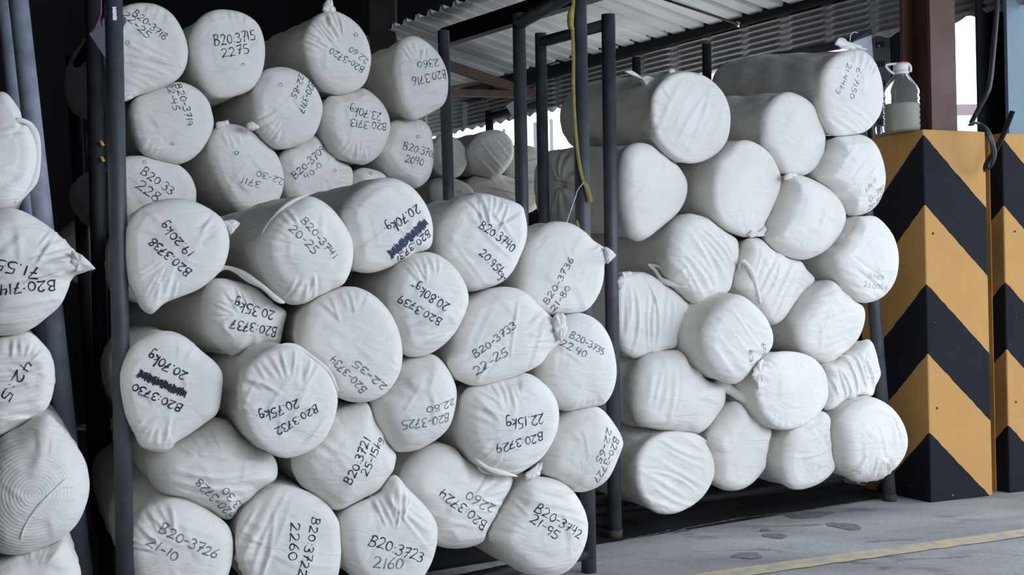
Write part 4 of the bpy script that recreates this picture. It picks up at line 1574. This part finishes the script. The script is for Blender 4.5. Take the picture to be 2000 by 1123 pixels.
roll('A', 'c7', [(330, 720), (340, 630), (420, 545), (510, 510), (600, 540), (680, 600), (740, 640), (850, 660), (885, 700), (870, 780), (820, 860), (760, 930), (700, 990), (600, 1015), (500, 1000), (420, 930), (350, 830)],
     'white fabric roll marked B20:3724 and 2260, dragged sideways to the right', 0.18,
     [('2260', (738, 790), (600, 715), 46, 'ink_grey', 1.0), ('B20:3724', (700, 870), (480, 700), 45, 'ink', .9)],
     [('rim', 20, 70, 9, .004, .6), ('par', -25, 3, .002)], vp=(-200, 480), rim=.055, dome=.025)
roll('A', 'c6', [(105, 1000), (125, 900), (200, 830), (300, 790), (400, 800), (500, 850), (580, 910), (605, 970), (605, 1060), (590, 1123), (560, 1200), (480, 1260), (360, 1290), (230, 1260), (140, 1180), (110, 1090)],
     'white fabric roll marked B20-3726 and 21-10, lowest beside the left front post', 0.24,
     [('B20-3726', (245, 920), (510, 1040), 46, 'ink_grey', 1.0), ('21-10', (190, 975), (325, 1050), 44, 'ink_grey', 1.0), ('.', (375, 1060), (390, 1064), 30, 'ink_grey')],
     [('rim', 130, 70, 8, .005, .5), ('par', -20, 2, .002, .4, .8)], vp=(-40, 440), rim=.045, dome=.03)
roll('A', 'c6', [(615, 950), (640, 850), (720, 770), (800, 725), (880, 730), (960, 760), (1040, 820), (1090, 900), (1098, 1000), (1085, 1123), (1050, 1200), (960, 1260), (850, 1280), (740, 1240), (660, 1150), (620, 1050)],
     'white fabric roll marked B20:3722 and 2260 written downwards, in the lowest row', 0.27,
     [('2260', (850, 880), (838, 1055), 46, 'ink', 1.0), ('B20:3722', (950, 855), (880, 1125), 44, 'ink', 1.0)],
     [('par', 65, 6, .0035, .25, .95), ('rim', 170, 60, 6, .003, .4)], rim=.03, dome=.014)
roll('A', 'c7', [(20, 920), (40, 840), (120, 790), (220, 740), (285, 655), (350, 720), (420, 790), (480, 870), (492, 940), (480, 1020), (450, 1100), (390, 1180), (290, 1220), (180, 1210), (90, 1150), (40, 1060)],
     'white fabric roll marked B20:3723 and 2160, with a peak of cloth on top', 0.28,
     [('B20:3723', (132, 975), (395, 1060), 52, 'ink', .9), ('2160', (155, 1085), (300, 1092), 55, 'ink_grey', 1.0)],
     [('rim', 90, 60, 8, .005, .6), ('par', -45, 4, .004, .35, .9)], rim=.04, dome=.018)
roll('A', 'c7', [(745, 960), (780, 880), (830, 800), (870, 730), (900, 680), (960, 665), (1060, 680), (1130, 720), (1180, 790), (1208, 870), (1205, 960), (1170, 1050), (1110, 1120), (1020, 1150), (920, 1130), (850, 1090), (780, 1020)],
     'white fabric roll marked B20-3742 and 21-95, lowest at the right end of the front rack', 0.24,
     [('B20-3742', (915, 815), (1130, 948), 46, 'ink', .9), ('21-95', (890, 865), (1015, 950), 46, 'ink', .9)],
     [('par', -12, 6, .004, .15, .95), ('rim', 150, 50, 5, .003, .4)], rim=.05, dome=.03)
# --- upper rear stack
roll('B', 'c3', [(-95, 280), (-80, 150), (-20, 50), (60, 14), (130, 8), (215, 22), (300, 80), (360, 180), (388, 290), (368, 395), (310, 465), (200, 512), (100, 545), (5, 585), (-40, 520), (-80, 400)],
     'white fabric roll marked B20-3718 and 22-25, at the top behind the left posts', 0.27,
     [('B20-3718', (48, 85), (235, 240), 46, 'ink', .8), ('22-25', (-15, 90), (140, 232), 46, 'ink', .8), ('o', (10, 262), (34, 262), 40, 'ink_grey', .7)],
     [('par', -14, 7, .004, -.9, .1), ('rim', 70, 40, 5, .002, .3)], rim=.03, dome=.014)
roll('B', 'c3', [(395, 250), (410, 170), (455, 95), (530, 52), (620, 48), (710, 70), (790, 130), (828, 230), (832, 330), (810, 430), (755, 510), (660, 550), (570, 562), (520, 545), (460, 480), (415, 380)],
     'white fabric roll marked B20:3715 and 2275 in the upper rear stack', 0.25,
     [('B20:3715', (522, 272), (770, 232), 62, 'ink', .9), ('2275', (568, 340), (732, 308), 55, 'ink', .9), ('o', (677, 384), (697, 384), 30, 'ink_grey', .7)],
     [('rim', 90, 60, 5, .002, .3)], rim=.03, dome=.012)
roll('B', 'c3', [(1045, 260), (1060, 180), (1110, 100), (1180, 60), (1230, 55), (1310, 90), (1380, 150), (1425, 230), (1445, 330), (1430, 430), (1395, 495), (1320, 535), (1220, 535), (1140, 480), (1080, 380)],
     'white fabric roll marked B20-3720 and 22.60, topmost, its cloth end twisted into a knot', 0.25,
     [('22.60', (1420, 345), (1310, 265), 36, 'ink_grey', .9), ('B20-3720', (1395, 390), (1195, 275), 40, 'ink', .8), ('o', (1332, 215), (1354, 207), 32, 'ink_grey', .7)],
     [('rim', 130, 100, 11, .006, .6)], rim=.03, dome=.012, vp=(-200, 420))
roll('B', 'c3', [(1568, 420), (1575, 330), (1590, 260), (1630, 215), (1700, 203), (1770, 240), (1830, 300), (1870, 370), (1890, 450), (1885, 550), (1855, 610), (1790, 650), (1700, 690), (1650, 665), (1600, 580)],
     'white fabric roll marked B20:3716 and 2360 upside down, topmost beside the grey post', 0.25,
     [('2360', (1815, 338), (1685, 360), 42, 'ink', .8), ('B20:3716', (1858, 400), (1655, 452), 50, 'ink', .8), ('.', (1860, 462), (1875, 462), 40, 'ink')],
     [('rim', 100, 60, 6, .003, .4), ('par', 4, 5, .0018), ('par', 15, 3, .004, -.95, -.6)], rim=.03, dome=.014, vp=(-100, 430))
roll('B', 'c3', [(45, 650), (70, 570), (130, 510), (220, 475), (330, 465), (430, 500), (500, 570), (525, 640), (535, 720), (500, 810), (440, 890), (350, 938), (250, 925), (130, 885), (75, 800)],
     'white fabric roll marked B20-3719 and 22-45, below the top roll at the left posts', 0.23,
     [('B20-3719', (300, 485), (368, 735), 42, 'ink', .8), ('22-45', (248, 480), (288, 645), 40, 'ink_grey', .9), ('o', (271, 838), (293, 838), 32, 'ink_grey', .7)],
     [('rim', -130, 40, 5, .003, .3)], rim=.03, dome=.014)
roll('B', 'c3', [(755, 600), (765, 490), (800, 420), (870, 385), (960, 382), (1050, 420), (1120, 490), (1160, 570), (1168, 640), (1140, 740), (1090, 810), (1000, 845), (910, 855), (830, 790), (775, 710)],
     'white fabric roll marked B20-3717 and 22-85, with a twisted knot at its lower left', 0.23,
     [('B20-3717', (1078, 460), (1000, 640), 42, 'ink', .8), ('22-85', (1018, 425), (958, 560), 36, 'ink', .8), ('o', (893, 508), (917, 498), 36, 'ink_grey', .7)],
     [('rim', 215, 70, 9, .006, .5)], rim=.035, dome=.016)
roll('B', 'c3', [(1165, 690), (1175, 600), (1215, 540), (1290, 505), (1400, 500), (1490, 560), (1545, 640), (1562, 720), (1545, 800), (1500, 890), (1420, 945), (1350, 935), (1260, 900), (1200, 820)],
     'white fabric roll marked B20:3713 and 23.70kg in the upper rear stack', 0.2,
     [('23.70kg.', (1485, 655), (1285, 612), 52, 'ink', .8), ('B20:3713', (1518, 715), (1300, 690), 46, 'ink', .8)],
     [('rim', -110, 70, 8, .004, .5), ('rim', 150, 40, 4, .002, .3)], rim=.04, dome=.02)
roll('B', 'c3', [(1500, 880), (1520, 780), (1570, 700), (1660, 680), (1740, 685), (1790, 730), (1810, 820), (1815, 920), (1800, 1000), (1770, 1050), (1710, 1085), (1640, 1050), (1560, 990)],
     'white fabric roll marked B20:3708 and 2040, left of the grey post', 0.12,
     [('B20:3708', (1602, 862), (1805, 918), 46, 'ink', .8), ('2040', (1615, 938), (1722, 962), 46, 'ink', .8), ('o', (1681, 800), (1701, 800), 26, 'ink_grey', .7)],
     [('rim', 60, 40, 5, .003, .3)], rim=.045, dome=.02)
roll('B', 'c3', [(-60, 1000), (-40, 930), (20, 900), (120, 895), (230, 905), (330, 945), (400, 1010), (430, 1080), (435, 1123), (420, 1200), (330, 1280), (200, 1320), (60, 1290), (-30, 1180)],
     'white fabric roll marked B20:33 and 228, low behind the left posts', 0.2,
     [('B20:33', (93, 1003), (275, 1130), 54, 'ink', .9), ('228', (62, 1082), (190, 1172), 62, 'ink', .9), ('o', (114, 950), (136, 945), 34, 'ink_grey', .7)],
     [('rim', 20, 40, 4, .002, .3)], rim=.03, dome=.014)
roll('B', 'c3', [(500, 890), (510, 800), (550, 730), (620, 708), (720, 730), (820, 800), (890, 870), (930, 950), (945, 1030), (930, 1120), (880, 1200), (790, 1250), (690, 1240), (590, 1120), (530, 1000)],
     'white fabric roll marked 3711 and 22-30, half hidden behind the long grey roll', 0.15,
     [('22-30', (935, 1035), (760, 985), 38, 'ink_grey', 1.0), ('3711', (792, 1052), (675, 1020), 40, 'ink_grey', 1.0), ('o', (638, 900), (662, 888), 34, 'ink', .7)],
     [('rim', 110, 50, 6, .003, .4)], rim=.035, dome=.02)
roll('B', 'c3', [(925, 900), (990, 830), (1060, 785), (1130, 778), (1200, 830), (1260, 900), (1330, 950), (1350, 1010), (1340, 1080), (1290, 1170), (1180, 1230), (1060, 1220), (960, 1130), (930, 1010)],
     'white fabric roll marked B20-3709, half hidden behind the long grey roll', 0.1,
     [('B20-3709', (988, 1035), (1168, 868), 42, 'ink', .8), ('40-0', (1050, 1042), (1145, 962), 36, 'ink_grey', .9), ('o', (1203, 1002), (1225, 992), 32, 'ink_grey', .7)],
     [('rim', 10, 50, 6, .003, .4), ('rim', 170, 40, 6, .003, .3)], rim=.045, dome=.02)
roll('B', 'c3', [(1340, 1020), (1360, 980), (1420, 966), (1500, 985), (1540, 1020), (1560, 1090), (1540, 1170), (1460, 1230), (1380, 1200), (1345, 1110)],
     'small top of a white roll peeking between the rolls marked B20-3709 and B20:3708', 0.08,
     [('o', (1418, 1014), (1438, 1006), 28, 'ink_grey', .7)], [], rim=.04, dome=.02)
# --- right rack
roll('R', 'd1', [(628, 400), (640, 330), (680, 270), (740, 225), (820, 213), (900, 230), (970, 280), (1020, 350), (1043, 440), (1035, 540), (1005, 610), (950, 660), (870, 692), (790, 685), (720, 640), (660, 570), (632, 480)],
     'blank white fabric roll with smudged end, topmost at the left of the right rack', 0.30, [],
     [('par', 62, 6, .0022), ('rim', 170, 60, 4, .004, .35)], rim=.018, dome=.01, vp=(-300, 270))
roll('R', 'd2', [(412, 520), (420, 440), (450, 380), (500, 335), (560, 318), (640, 350), (700, 410), (735, 490), (745, 570), (730, 650), (690, 720), (630, 760), (560, 755), (500, 745), (450, 680), (418, 600)],
     'blank white roll under the top right roll, a stained fold along its bottom', 0.22, [],
     [('par', 35, 4, .003, -.95, -.45), ('rim', 90, 40, 3, .002, .3)], rim=.03, dome=.012, vp=(-300, 290))
roll('R', 'd2', [(710, 320), (720, 230), (760, 160), (830, 110), (920, 95), (980, 130), (1020, 200), (1043, 290), (1040, 400), (1010, 470), (950, 530), (860, 548), (780, 545), (730, 470), (712, 400)],
     'white fabric roll marked 6-7150, topmost at the right beside the plastic bottle', 0.25,
     [('6-7150', (885, 190), (838, 352), 36, 'ink_grey', .7), ('21.44kg', (838, 165), (775, 330), 30, 'ink_grey', .7)],
     [('rim', 75, 60, 7, .004, .4), ('par', -30, 5, .003, -.95, -.3)], rim=.028, dome=.014, vp=(-200, 225), length=0.78)
roll('R', 'd1', [(485, 790), (492, 690), (515, 620), (570, 585), (640, 592), (720, 640), (790, 710), (832, 790), (825, 880), (780, 960), (700, 1030), (620, 1090), (570, 1103), (520, 1060), (492, 960), (485, 870)],
     'smooth triangular white roll end next to the right rack post, body gathered behind', 0.26, [],
     [], vp=(-500, 330), rim=.045, dome=.008, ring=0.2, length=0.62, rows=80)
roll('R', 'd2', [(145, 860), (155, 760), (190, 670), (250, 600), (320, 570), (390, 590), (450, 640), (490, 710), (510, 780), (490, 870), (450, 960), (418, 1020), (410, 1068), (330, 1080), (280, 1060), (200, 1010), (160, 940)],
     'smooth white fabric roll with a folded hem at its bottom, right rack', 0.25, [],
     [('rim', 60, 30, 3, .002, .2), ('rim', -80, 40, 4, .003, .2)], rim=.025, dome=.012, vp=(-350, 300))
roll('R', 'p', [(1497, 425), (1503, 385), (1525, 358), (1562, 341), (1600, 350), (1635, 372), (1656, 400), (1661, 430), (1650, 460), (1625, 490), (1590, 508), (1560, 505), (1525, 485), (1502, 455)],
     'smooth white domed roll with a small cloth knot at its top left', 0.23, [],
     [('rim', 110, 20, 3, .002, .3)], rim=.05, dome=.03)
roll('R', 'd2', [(680, 760), (715, 650), (780, 570), (860, 542), (950, 540), (1010, 580), (1050, 670), (1065, 770), (1048, 860), (1010, 930), (950, 965), (870, 960), (810, 890), (745, 810)],
     'white fabric roll marked KB-1, G-781 and 20.800 in the right rack', 0.2,
     [('KB-1', (918, 842), (968, 785), 28, 'ink_pale', .7), ('G-781', (945, 900), (1030, 825), 36, 'ink_grey', .7), ('20.800', (955, 948), (1035, 868), 36, 'ink_grey', .7)],
     [('par', 40, 4, .002), ('rim', 150, 50, 5, .003, .4)], rim=.05, dome=.03)
roll('R', 'd4', [(678, 320), (690, 230), (720, 160), (770, 90), (850, 60), (920, 63), (990, 120), (1040, 200), (1067, 310), (1060, 420), (1030, 500), (970, 570), (890, 602), (830, 590), (760, 520), (700, 430)],
     'white fabric roll marked G7165 and 21.00kg bulging from the right rack', 0.18,
     [('G7165', (842, 440), (950, 458), 30, 'ink_pale', .7), ('21.00kg', (818, 500), (975, 520), 36, 'ink_pale', .7)],
     [('par', -20, 7, .004, -.95, -.25), ('rim', 160, 40, 4, .002, .3)], rim=.035, dome=.012)
roll('R', 'd3', [(410, 300), (430, 200), (470, 100), (520, 50), (600, 58), (700, 90), (790, 120), (830, 180), (843, 260), (840, 320), (810, 430), (790, 520), (730, 570), (640, 602), (580, 600), (520, 540), (450, 480), (420, 400)],
     'blank white roll with many slanting folds and an open cloth hem at its lower left', 0.23, [],
     [('par', -52, 10, .005), ('rim', 200, 50, 5, .004, .4)], vp=(-300, 560), rim=.04, dome=.02, ring=.3)
roll('R', 'd4', [(75, 430), (85, 330), (100, 250), (150, 200), (230, 190), (330, 210), (410, 260), (470, 330), (515, 400), (562, 460), (490, 530), (425, 620), (360, 710), (300, 740), (240, 690), (190, 610), (130, 540), (85, 500)],
     'blank white roll with an open curled hem and a pointed cloth corner', 0.15, [],
     [('par', 65, 7, .004), ('rim', -10, 30, 5, .003, .4)], rim=.04, dome=.02, ring=.2)
roll('R', 'd3', [(72, 560), (85, 470), (120, 425), (200, 408), (290, 420), (400, 490), (500, 550), (577, 600), (540, 700), (490, 800), (470, 880), (370, 910), (260, 948), (180, 930), (110, 870), (78, 720)],
     'blank white roll with upright folds beside the right rack post, third row', 0.20, [],
     [('par', 88, 9, .0045)], rim=.03, dome=.014, ring=.5, vp=(-200, 561))
roll('R', 'p', [(1378, 660), (1388, 630), (1405, 605), (1430, 585), (1455, 577), (1480, 592), (1505, 620), (1518, 655), (1513, 685), (1490, 708), (1470, 735), (1442, 754), (1410, 738), (1388, 705)],
     'white fabric roll marked 600 and 8319 in the middle of the right rack', 0.42,
     [('600', (195, 845), (222, 935), 30, 'ink_grey', .8, 'd4'), ('8319', (115, 882), (142, 1030), 30, 'ink_grey', .8, 'd4')],
     [('par', -40, 6, .0022), ('rim', 150, 50, 4, .002, .3)], rim=.045, dome=.014)
roll('R', 'd4', [(445, 760), (460, 680), (500, 580), (550, 505), (630, 465), (700, 475), (780, 530), (840, 590), (863, 660), (850, 750), (810, 840), (740, 910), (650, 970), (580, 965), (500, 910), (455, 850)],
     'blank white roll with level creases below the roll marked G7165', 0.14, [],
     [('par', 14, 9, .003)], rim=.04, dome=.016)
roll('R', 'd5', [(195, 340), (205, 220), (250, 130), (330, 88), (440, 72), (540, 80), (620, 130), (690, 200), (722, 280), (728, 350), (715, 400), (675, 460), (620, 530), (550, 567), (450, 560), (340, 535), (240, 510), (200, 430)],
     'blank white roll with grey smudges and a long cloth corner pointing right', 0.24, [],
     [('par', 80, 5, .003, .1, .95), ('rim', -5, 30, 6, .004, .6)], vp=(-300, 561), rim=.05, dome=.03, ring=.4)
roll('R', 'd5', [(890, 240), (898, 170), (930, 112), (1000, 85), (1080, 76), (1170, 90), (1240, 130), (1290, 200), (1305, 290), (1295, 370), (1250, 440), (1180, 500), (1080, 532), (1000, 515), (940, 460), (900, 390), (885, 310)],
     'blank white roll in the right rack with a knobbly cloth seam along its left edge', 0.27, [],
     [('rim', 190, 120, 12, .004, .18), ('rim', -90, 90, 8, .003, .2)], rim=.022, dome=.016, vp=(-500, 680))
roll('R', 'd5', [(1290, 160), (1400, 70), (1480, 20), (1552, 10), (1582, 70), (1603, 150), (1614, 215), (1580, 290), (1560, 350), (1480, 400), (1400, 450), (1340, 462), (1290, 400), (1270, 280)],
     'crumpled white roll with deep slanting folds, right end of the right rack by the post', 0.12, [],
     [('par', 118, 7, .007), ('rim', 30, 60, 6, .004, .5)], rim=.03, dome=.012, ring=0)
roll('R', 'd5', [(640, 600), (660, 500), (720, 420), (790, 375), (850, 400), (920, 450), (1000, 530), (1010, 610), (985, 700), (930, 800), (860, 870), (770, 898), (690, 870), (640, 790), (625, 690)],
     'smooth blank white roll, second in the lowest row of the right rack', 0.18, [],
     [], rim=.05, dome=.014, ring=.3)
roll('R', 'd5', [(1050, 760), (1060, 650), (1090, 570), (1150, 510), (1230, 450), (1290, 430), (1350, 470), (1390, 540), (1400, 620), (1380, 710), (1330, 800), (1250, 860), (1150, 888), (1080, 860)],
     'blank white roll with two arched creases, third in the lowest row of the right rack', 0.2, [],
     [('par', 10, 4, .0035, -.2, .8)], rim=.04, dome=.012)
roll('R', 'd5', [(1400, 640), (1390, 560), (1395, 480), (1450, 410), (1540, 360), (1610, 358), (1690, 405), (1750, 490), (1775, 590), (1760, 680), (1710, 760), (1640, 815), (1560, 840), (1480, 835), (1430, 780), (1410, 710)],
     'blank white roll gathered at its bottom, lowest row at the foot of the right post', 0.22, [],
     [('rim', -95, 90, 11, .014, .6), ('par', 110, 3, .002)], rim=.045, dome=.02, ring=.3)
roll('R', 'd5', [(190, 770), (200, 690), (250, 610), (330, 560), (420, 543), (520, 555), (600, 610), (640, 700), (647, 790), (610, 880), (550, 950), (460, 1005), (380, 1023), (300, 1005), (240, 945), (200, 860)],
     'blank white roll with wavy creases, first in the lowest row of the right rack', 0.27, [],
     [('par', -26, 8, .004)], rim=.02, dome=.01, ring=.4, vp=(-300, 480))
# --- rolls at the left edge
roll('L', 'c1', [(-130, 600), (-100, 450), (-40, 370), (20, 352), (75, 420), (88, 472), (115, 480), (142, 540), (148, 620), (130, 700), (100, 750), (40, 800), (-30, 820), (-100, 770)],
     'white fabric roll with a tight hem, topmost at the left edge', 0.2, [],
     [('par', 0, 2, .004, .3, .5), ('rim', 0, 80, 5, .002, .2)], rim=.03, dome=.014)
roll('L', 'p', [(-65, 560), (-55, 470), (-30, 420), (5, 405), (35, 406), (75, 425), (115, 455), (150, 490), (185, 525), (146, 537), (137, 562), (120, 597), (85, 627), (50, 648), (10, 657), (-30, 645)],
     'white fabric roll marked B20:714 upside down, with a long corner pointing right', 0.24,
     [('71.55', (160, 1045), (-20, 1010), 46, 'ink', 1.0, 'c1'), ('B20:714', (215, 1090), (-10, 1110), 44, 'ink', 1.0, 'c1')],
     [('rim', 20, 70, 9, .005, .7), ('par', 10, 3, .006, -.6, -.1)], rim=.05, dome=.03)
roll('L', 'c2', [(-110, 380), (-80, 260), (0, 192), (100, 170), (160, 210), (205, 270), (217, 360), (200, 450), (150, 520), (80, 570), (0, 597), (-70, 560)],
     'white fabric roll with level folds and writing cut by the left picture edge', 0.2,
     [('42:5', (95, 275), (-5, 430), 40, 'ink', 1.0)],
     [('par', 4, 8, .004), ('rim', 70, 50, 5, .003, .4)], rim=.035, dome=.014)
roll('L', 'c2', [(-80, 800), (-60, 690), (0, 600), (70, 560), (180, 500), (245, 555), (330, 670), (354, 770), (345, 850), (310, 930), (250, 990), (170, 1030), (70, 1058), (-20, 1040), (-70, 950)],
     'white fabric roll with wound layers showing like rings on its open end', 0.24, [],
     [('rim', 70, 40, 3, .002, .3)], rim=.045, dome=.05, mat_='cloth_ring')
roll('L', 'c2', [(-80, 1200), (-50, 1110), (50, 1060), (150, 1030), (240, 985), (290, 1050), (322, 1130), (300, 1250), (150, 1330), (0, 1320)],
     'white fabric roll cut by the bottom left corner of the picture', 0.22, [],
     [('rim', 80, 60, 5, .003, .4)], rim=.04, dome=.02)
# --- far back, dim rolls
roll('C', 'c8', [(255, 740), (275, 670), (310, 640), (350, 645), (400, 670), (437, 740), (425, 800), (390, 842), (330, 848), (275, 810)],
     'shaded fabric roll right behind the thin grey post, far back', 0.2, [], [], rim=.04, dome=.02)
roll('C', 'c8', [(432, 730), (455, 670), (510, 625), (590, 618), (645, 665), (655, 740), (625, 800), (575, 842), (510, 822), (452, 780)],
     'shaded fabric roll with a slanting crease against the bright gap, far back', 0.22, [],
     [('par', -40, 4, .004)], rim=.04, dome=.02)
roll('C', 'c8', [(255, 890), (290, 860), (350, 845), (405, 860), (450, 890), (470, 940), (440, 1010), (360, 1040), (280, 1000)],
     'pale top of a fabric roll low behind the thin grey post', 0.3, [], [], rim=.04, dome=.02)
roll('C', 'c8', [(440, 860), (520, 822), (600, 830), (680, 860), (720, 930), (690, 1010), (600, 1060), (500, 1030), (445, 950)],
     'dark grey shaded fabric roll lying low in the far back', 0.12, [], [('par', 170, 4, .004)], rim=.05, dome=.03)
roll('C', 'c8', [(640, 700), (700, 690), (760, 700), (800, 760), (800, 900), (760, 1000), (690, 1010), (640, 920), (625, 800)],
     'shaded fabric roll seen between the two thin grey posts left of the strap', 0.05, [], [('par', 20, 4, .003)], rim=.05, dome=.03)
for q, lab in (([(250, 900), (290, 860), (340, 850), (400, 900), (420, 1000), (380, 1090), (300, 1110), (240, 1050), (225, 970)], 'dim fabric roll in the dark between the left posts'),):
    roll('E', 'c1', q, lab, 0.1, [], [], rim=.04, dome=.02)
resolve()
for r in ROLLS:
    build(r)
def find(s):
    return [r for r in ROLLS if s in r.label][0]


cloth_piece(find('B20-3720'), 'knot', 'c3', [(1150, 60), (1160, 20), (1180, -6), (1205, -4), (1218, 40), (1230, 62), (1195, 80)], -.02, .012, 1)
cloth_piece(find('B20-3717'), 'knot', 'c3', [(715, 745), (712, 715), (740, 700), (770, 715), (790, 735), (770, 748), (745, 755)], .01, .012, 2)
cloth_piece(find('3711'), 'knot', 'c3', [(538, 740), (540, 705), (570, 700), (605, 692), (615, 715), (590, 730), (565, 742)], -.01, .010, 3)
cloth_piece(find('B20:3738'), 'cloth_corner', 'c4', [(730, 290), (790, 275), (838, 298), (810, 340), (780, 370), (760, 330)], -.03, .008, 4)
cloth_piece(find('B20-3736'), 'cloth_corner', 'c5', [(1690, 440), (1755, 490), (1705, 548), (1690, 500)], .01, .008, 6)
cloth_piece(find('B20-3733'), 'cloth_corner', 'p', [(1082, 615), (1100, 612), (1108, 640), (1098, 668), (1086, 660), (1080, 640)], .01, .008, 7)
cloth_piece(find('B20:3724'), 'cloth_corner', 'c7', [(885, 650), (930, 610), (965, 590), (960, 640), (930, 665), (895, 675)], .03, .006, 9)
cloth_piece(find('smudged end'), 'cloth_knot', 'd1', [(708, 210), (718, 198), (738, 200), (742, 220), (730, 245), (712, 240)], -.05, .01, 10)
cloth_piece(find('smudged end'), 'loose_cloth', 'd1', [(480, 215), (515, 205), (560, 240), (600, 235), (640, 260), (610, 330), (590, 300), (580, 250), (530, 240)], -.12, .008, 11)
cloth_piece(find('6-7150'), 'cloth_hem', 'd2', [(780, 75), (800, 36), (860, 60), (920, 85), (940, 100), (880, 100), (820, 95)], -.05, .006, 12)
cloth_piece(find('small cloth knot'), 'knot', 'd2', [(512, 780), (520, 750), (550, 738), (582, 748), (560, 765), (535, 775)], -.02, .008, 13)
cloth_piece(find('upright folds'), 'knot', 'd3', [(72, 460), (100, 430), (105, 410), (160, 405), (165, 425), (125, 440), (115, 470), (90, 520), (78, 500)], .01, .012, 16)
hem(find('long cloth corner pointing right'), 'd5', [(640, 250, -.03), (710, 290, -.015), (780, 330, .02), (852, 360, .055)], .024, None, 'cloth_corner')
cloth_piece(find('knobbly cloth seam'), 'cloth_seam', 'd5', [(850, 215), (870, 180), (890, 140), (920, 120), (925, 160), (900, 210), (905, 260), (890, 300), (870, 240)], .005, .008, 18)
cloth_piece(find('B20:714'), 'cloth_corner', 'p', [(140, 490), (160, 498), (186, 525), (150, 532), (138, 515)], .01, .008, 21)
cloth_piece(find('B20-3718'), 'cloth_corner', 'c3', [(-30, 540), (40, 545), (60, 565), (0, 588), (-40, 570)], .01, .006, 22)
cloth_piece(find('folded hem at its bottom'), 'cloth_hem', 'd2', [(325, 1060), (345, 1040), (380, 1050), (412, 1020), (412, 1070), (370, 1075), (335, 1080)], .008, .005, 23)
hem(find('B20-3741'), 'c4', [(690, 600, -.12), (745, 570, -.11), (820, 590, -.09), (900, 640, -.06), (980, 690, -.035), (1060, 760, -.02), (1110, 785, -.02)], .009)
hem(find('B20-3741'), 'c4', [(960, 410, -.03), (1000, 320, -.03), (1070, 235, -.03), (1160, 165, -.03), (1250, 125, -.03)], .006)
hem(find('many slanting folds'), 'd3', [(268, 362, -.12), (310, 400, -.10), (350, 455, -.07), (410, 480, -.04), (500, 498, -.01), (600, 512, .008)], .010)
hem(find('many slanting folds'), 'd3', [(268, 362, -.12), (330, 375, -.09), (400, 392, -.05), (420, 380, -.03)], .007)
hem(find('open curled hem'), 'd4', [(80, 350, -.01), (105, 345, 0), (140, 390, .005), (165, 450, .012), (185, 520, .012), (205, 600, .0)], .010)
hem(find('open curled hem'), 'd4', [(80, 350, -.02), (75, 420, -.05), (100, 490, -.05), (150, 560, -.04), (205, 600, -.01)], .007)
hem(find('B20:3729'), 'c7', [(640, 555, -.03), (670, 590, -.01), (720, 622, 0), (780, 640, 0), (850, 655, -.01)], .008)
hem(find('B20:3729'), 'c7', [(655, 570, -.04), (680, 625, -.03), (740, 645, -.02), (800, 655, -.02)], .006)
hem(find('tight hem'), 'c1', [(60, 466, .005), (95, 474, .0), (118, 490, -.01), (138, 540, -.02), (148, 610, -.025), (135, 690, -.025), (105, 745, -.025), (60, 790, -.02)], .009)
hem(find('upright folds'), 'd3', [(78, 470, -.02), (72, 560, -.02), (78, 660, -.02), (92, 760, -.02), (115, 850, -.02)], .007)
hem(find('B20:3732'), 'c6', [(640, 250, -.02), (690, 150, -.02), (780, 92, -.02), (870, 82, -.02), (950, 130, -.02), (1030, 200, -.02), (1072, 290, -.02)], .005)
hem(find('wavy creases'), 'd5', [(330, 555, -.02), (400, 545, -.02), (480, 552, -.02), (550, 575, -.02), (605, 620, -.02), (640, 700, -.02), (645, 780, -.02)], .006)
hem(find('wound layers'), 'c2', [(325, 690, None), (250, 740, None), (190, 795, None), (140, 850, None), (105, 900, None), (82, 960, None), (72, 1030, None)], .0035)
# gathered tied spot on the long body beside the strap


def gather(r, view, x, y):
    """pull the roll's side into creases around one tied spot"""
    me = r.o.data
    n = len(me.vertices)
    co = np.empty(n * 3, np.float32)
    me.vertices.foreach_get('co', co)
    co = co.reshape(-1, 3)
    mw = np.array(r.o.matrix_world)
    wco = co @ mw[:3, :3].T + mw[:3, 3]
    rel = wco - CAM
    d = ray(px(view, x, y))
    d = d / np.linalg.norm(d)
    t = rel @ d
    dist = np.linalg.norm(rel - t[:, None] * d, axis=1)
    k = np.argmin(dist + 0.2 * (t - t.min()) * 0.5)
    c = co[k].copy()
    v = co - c
    rr = np.linalg.norm(v, axis=1)
    ph = np.arctan2(co[:, 1], co[:, 0])
    ph0 = np.arctan2(c[1], c[0])
    dph = (ph - ph0 + math.pi) % (2 * math.pi) - math.pi
    ang = np.arctan2(dph * np.hypot(c[0], c[1]), co[:, 2] - c[2])
    amp = np.clip(1 - rr / 0.2, 0, 1) ** 1.2
    h = 0.011 * amp * np.sin(9 * ang + 1.5 * np.sin(3 * ang)) - 0.018 * np.exp(-(rr / 0.03) ** 2)
    rad = np.stack([np.cos(ph), np.sin(ph), 0 * ph], 1)
    co = co + rad * h[:, None]
    me.vertices.foreach_set('co', co.astype(np.float32).ravel())
    me.update()


gather(find('triangular'), 'd1', 150, 800)
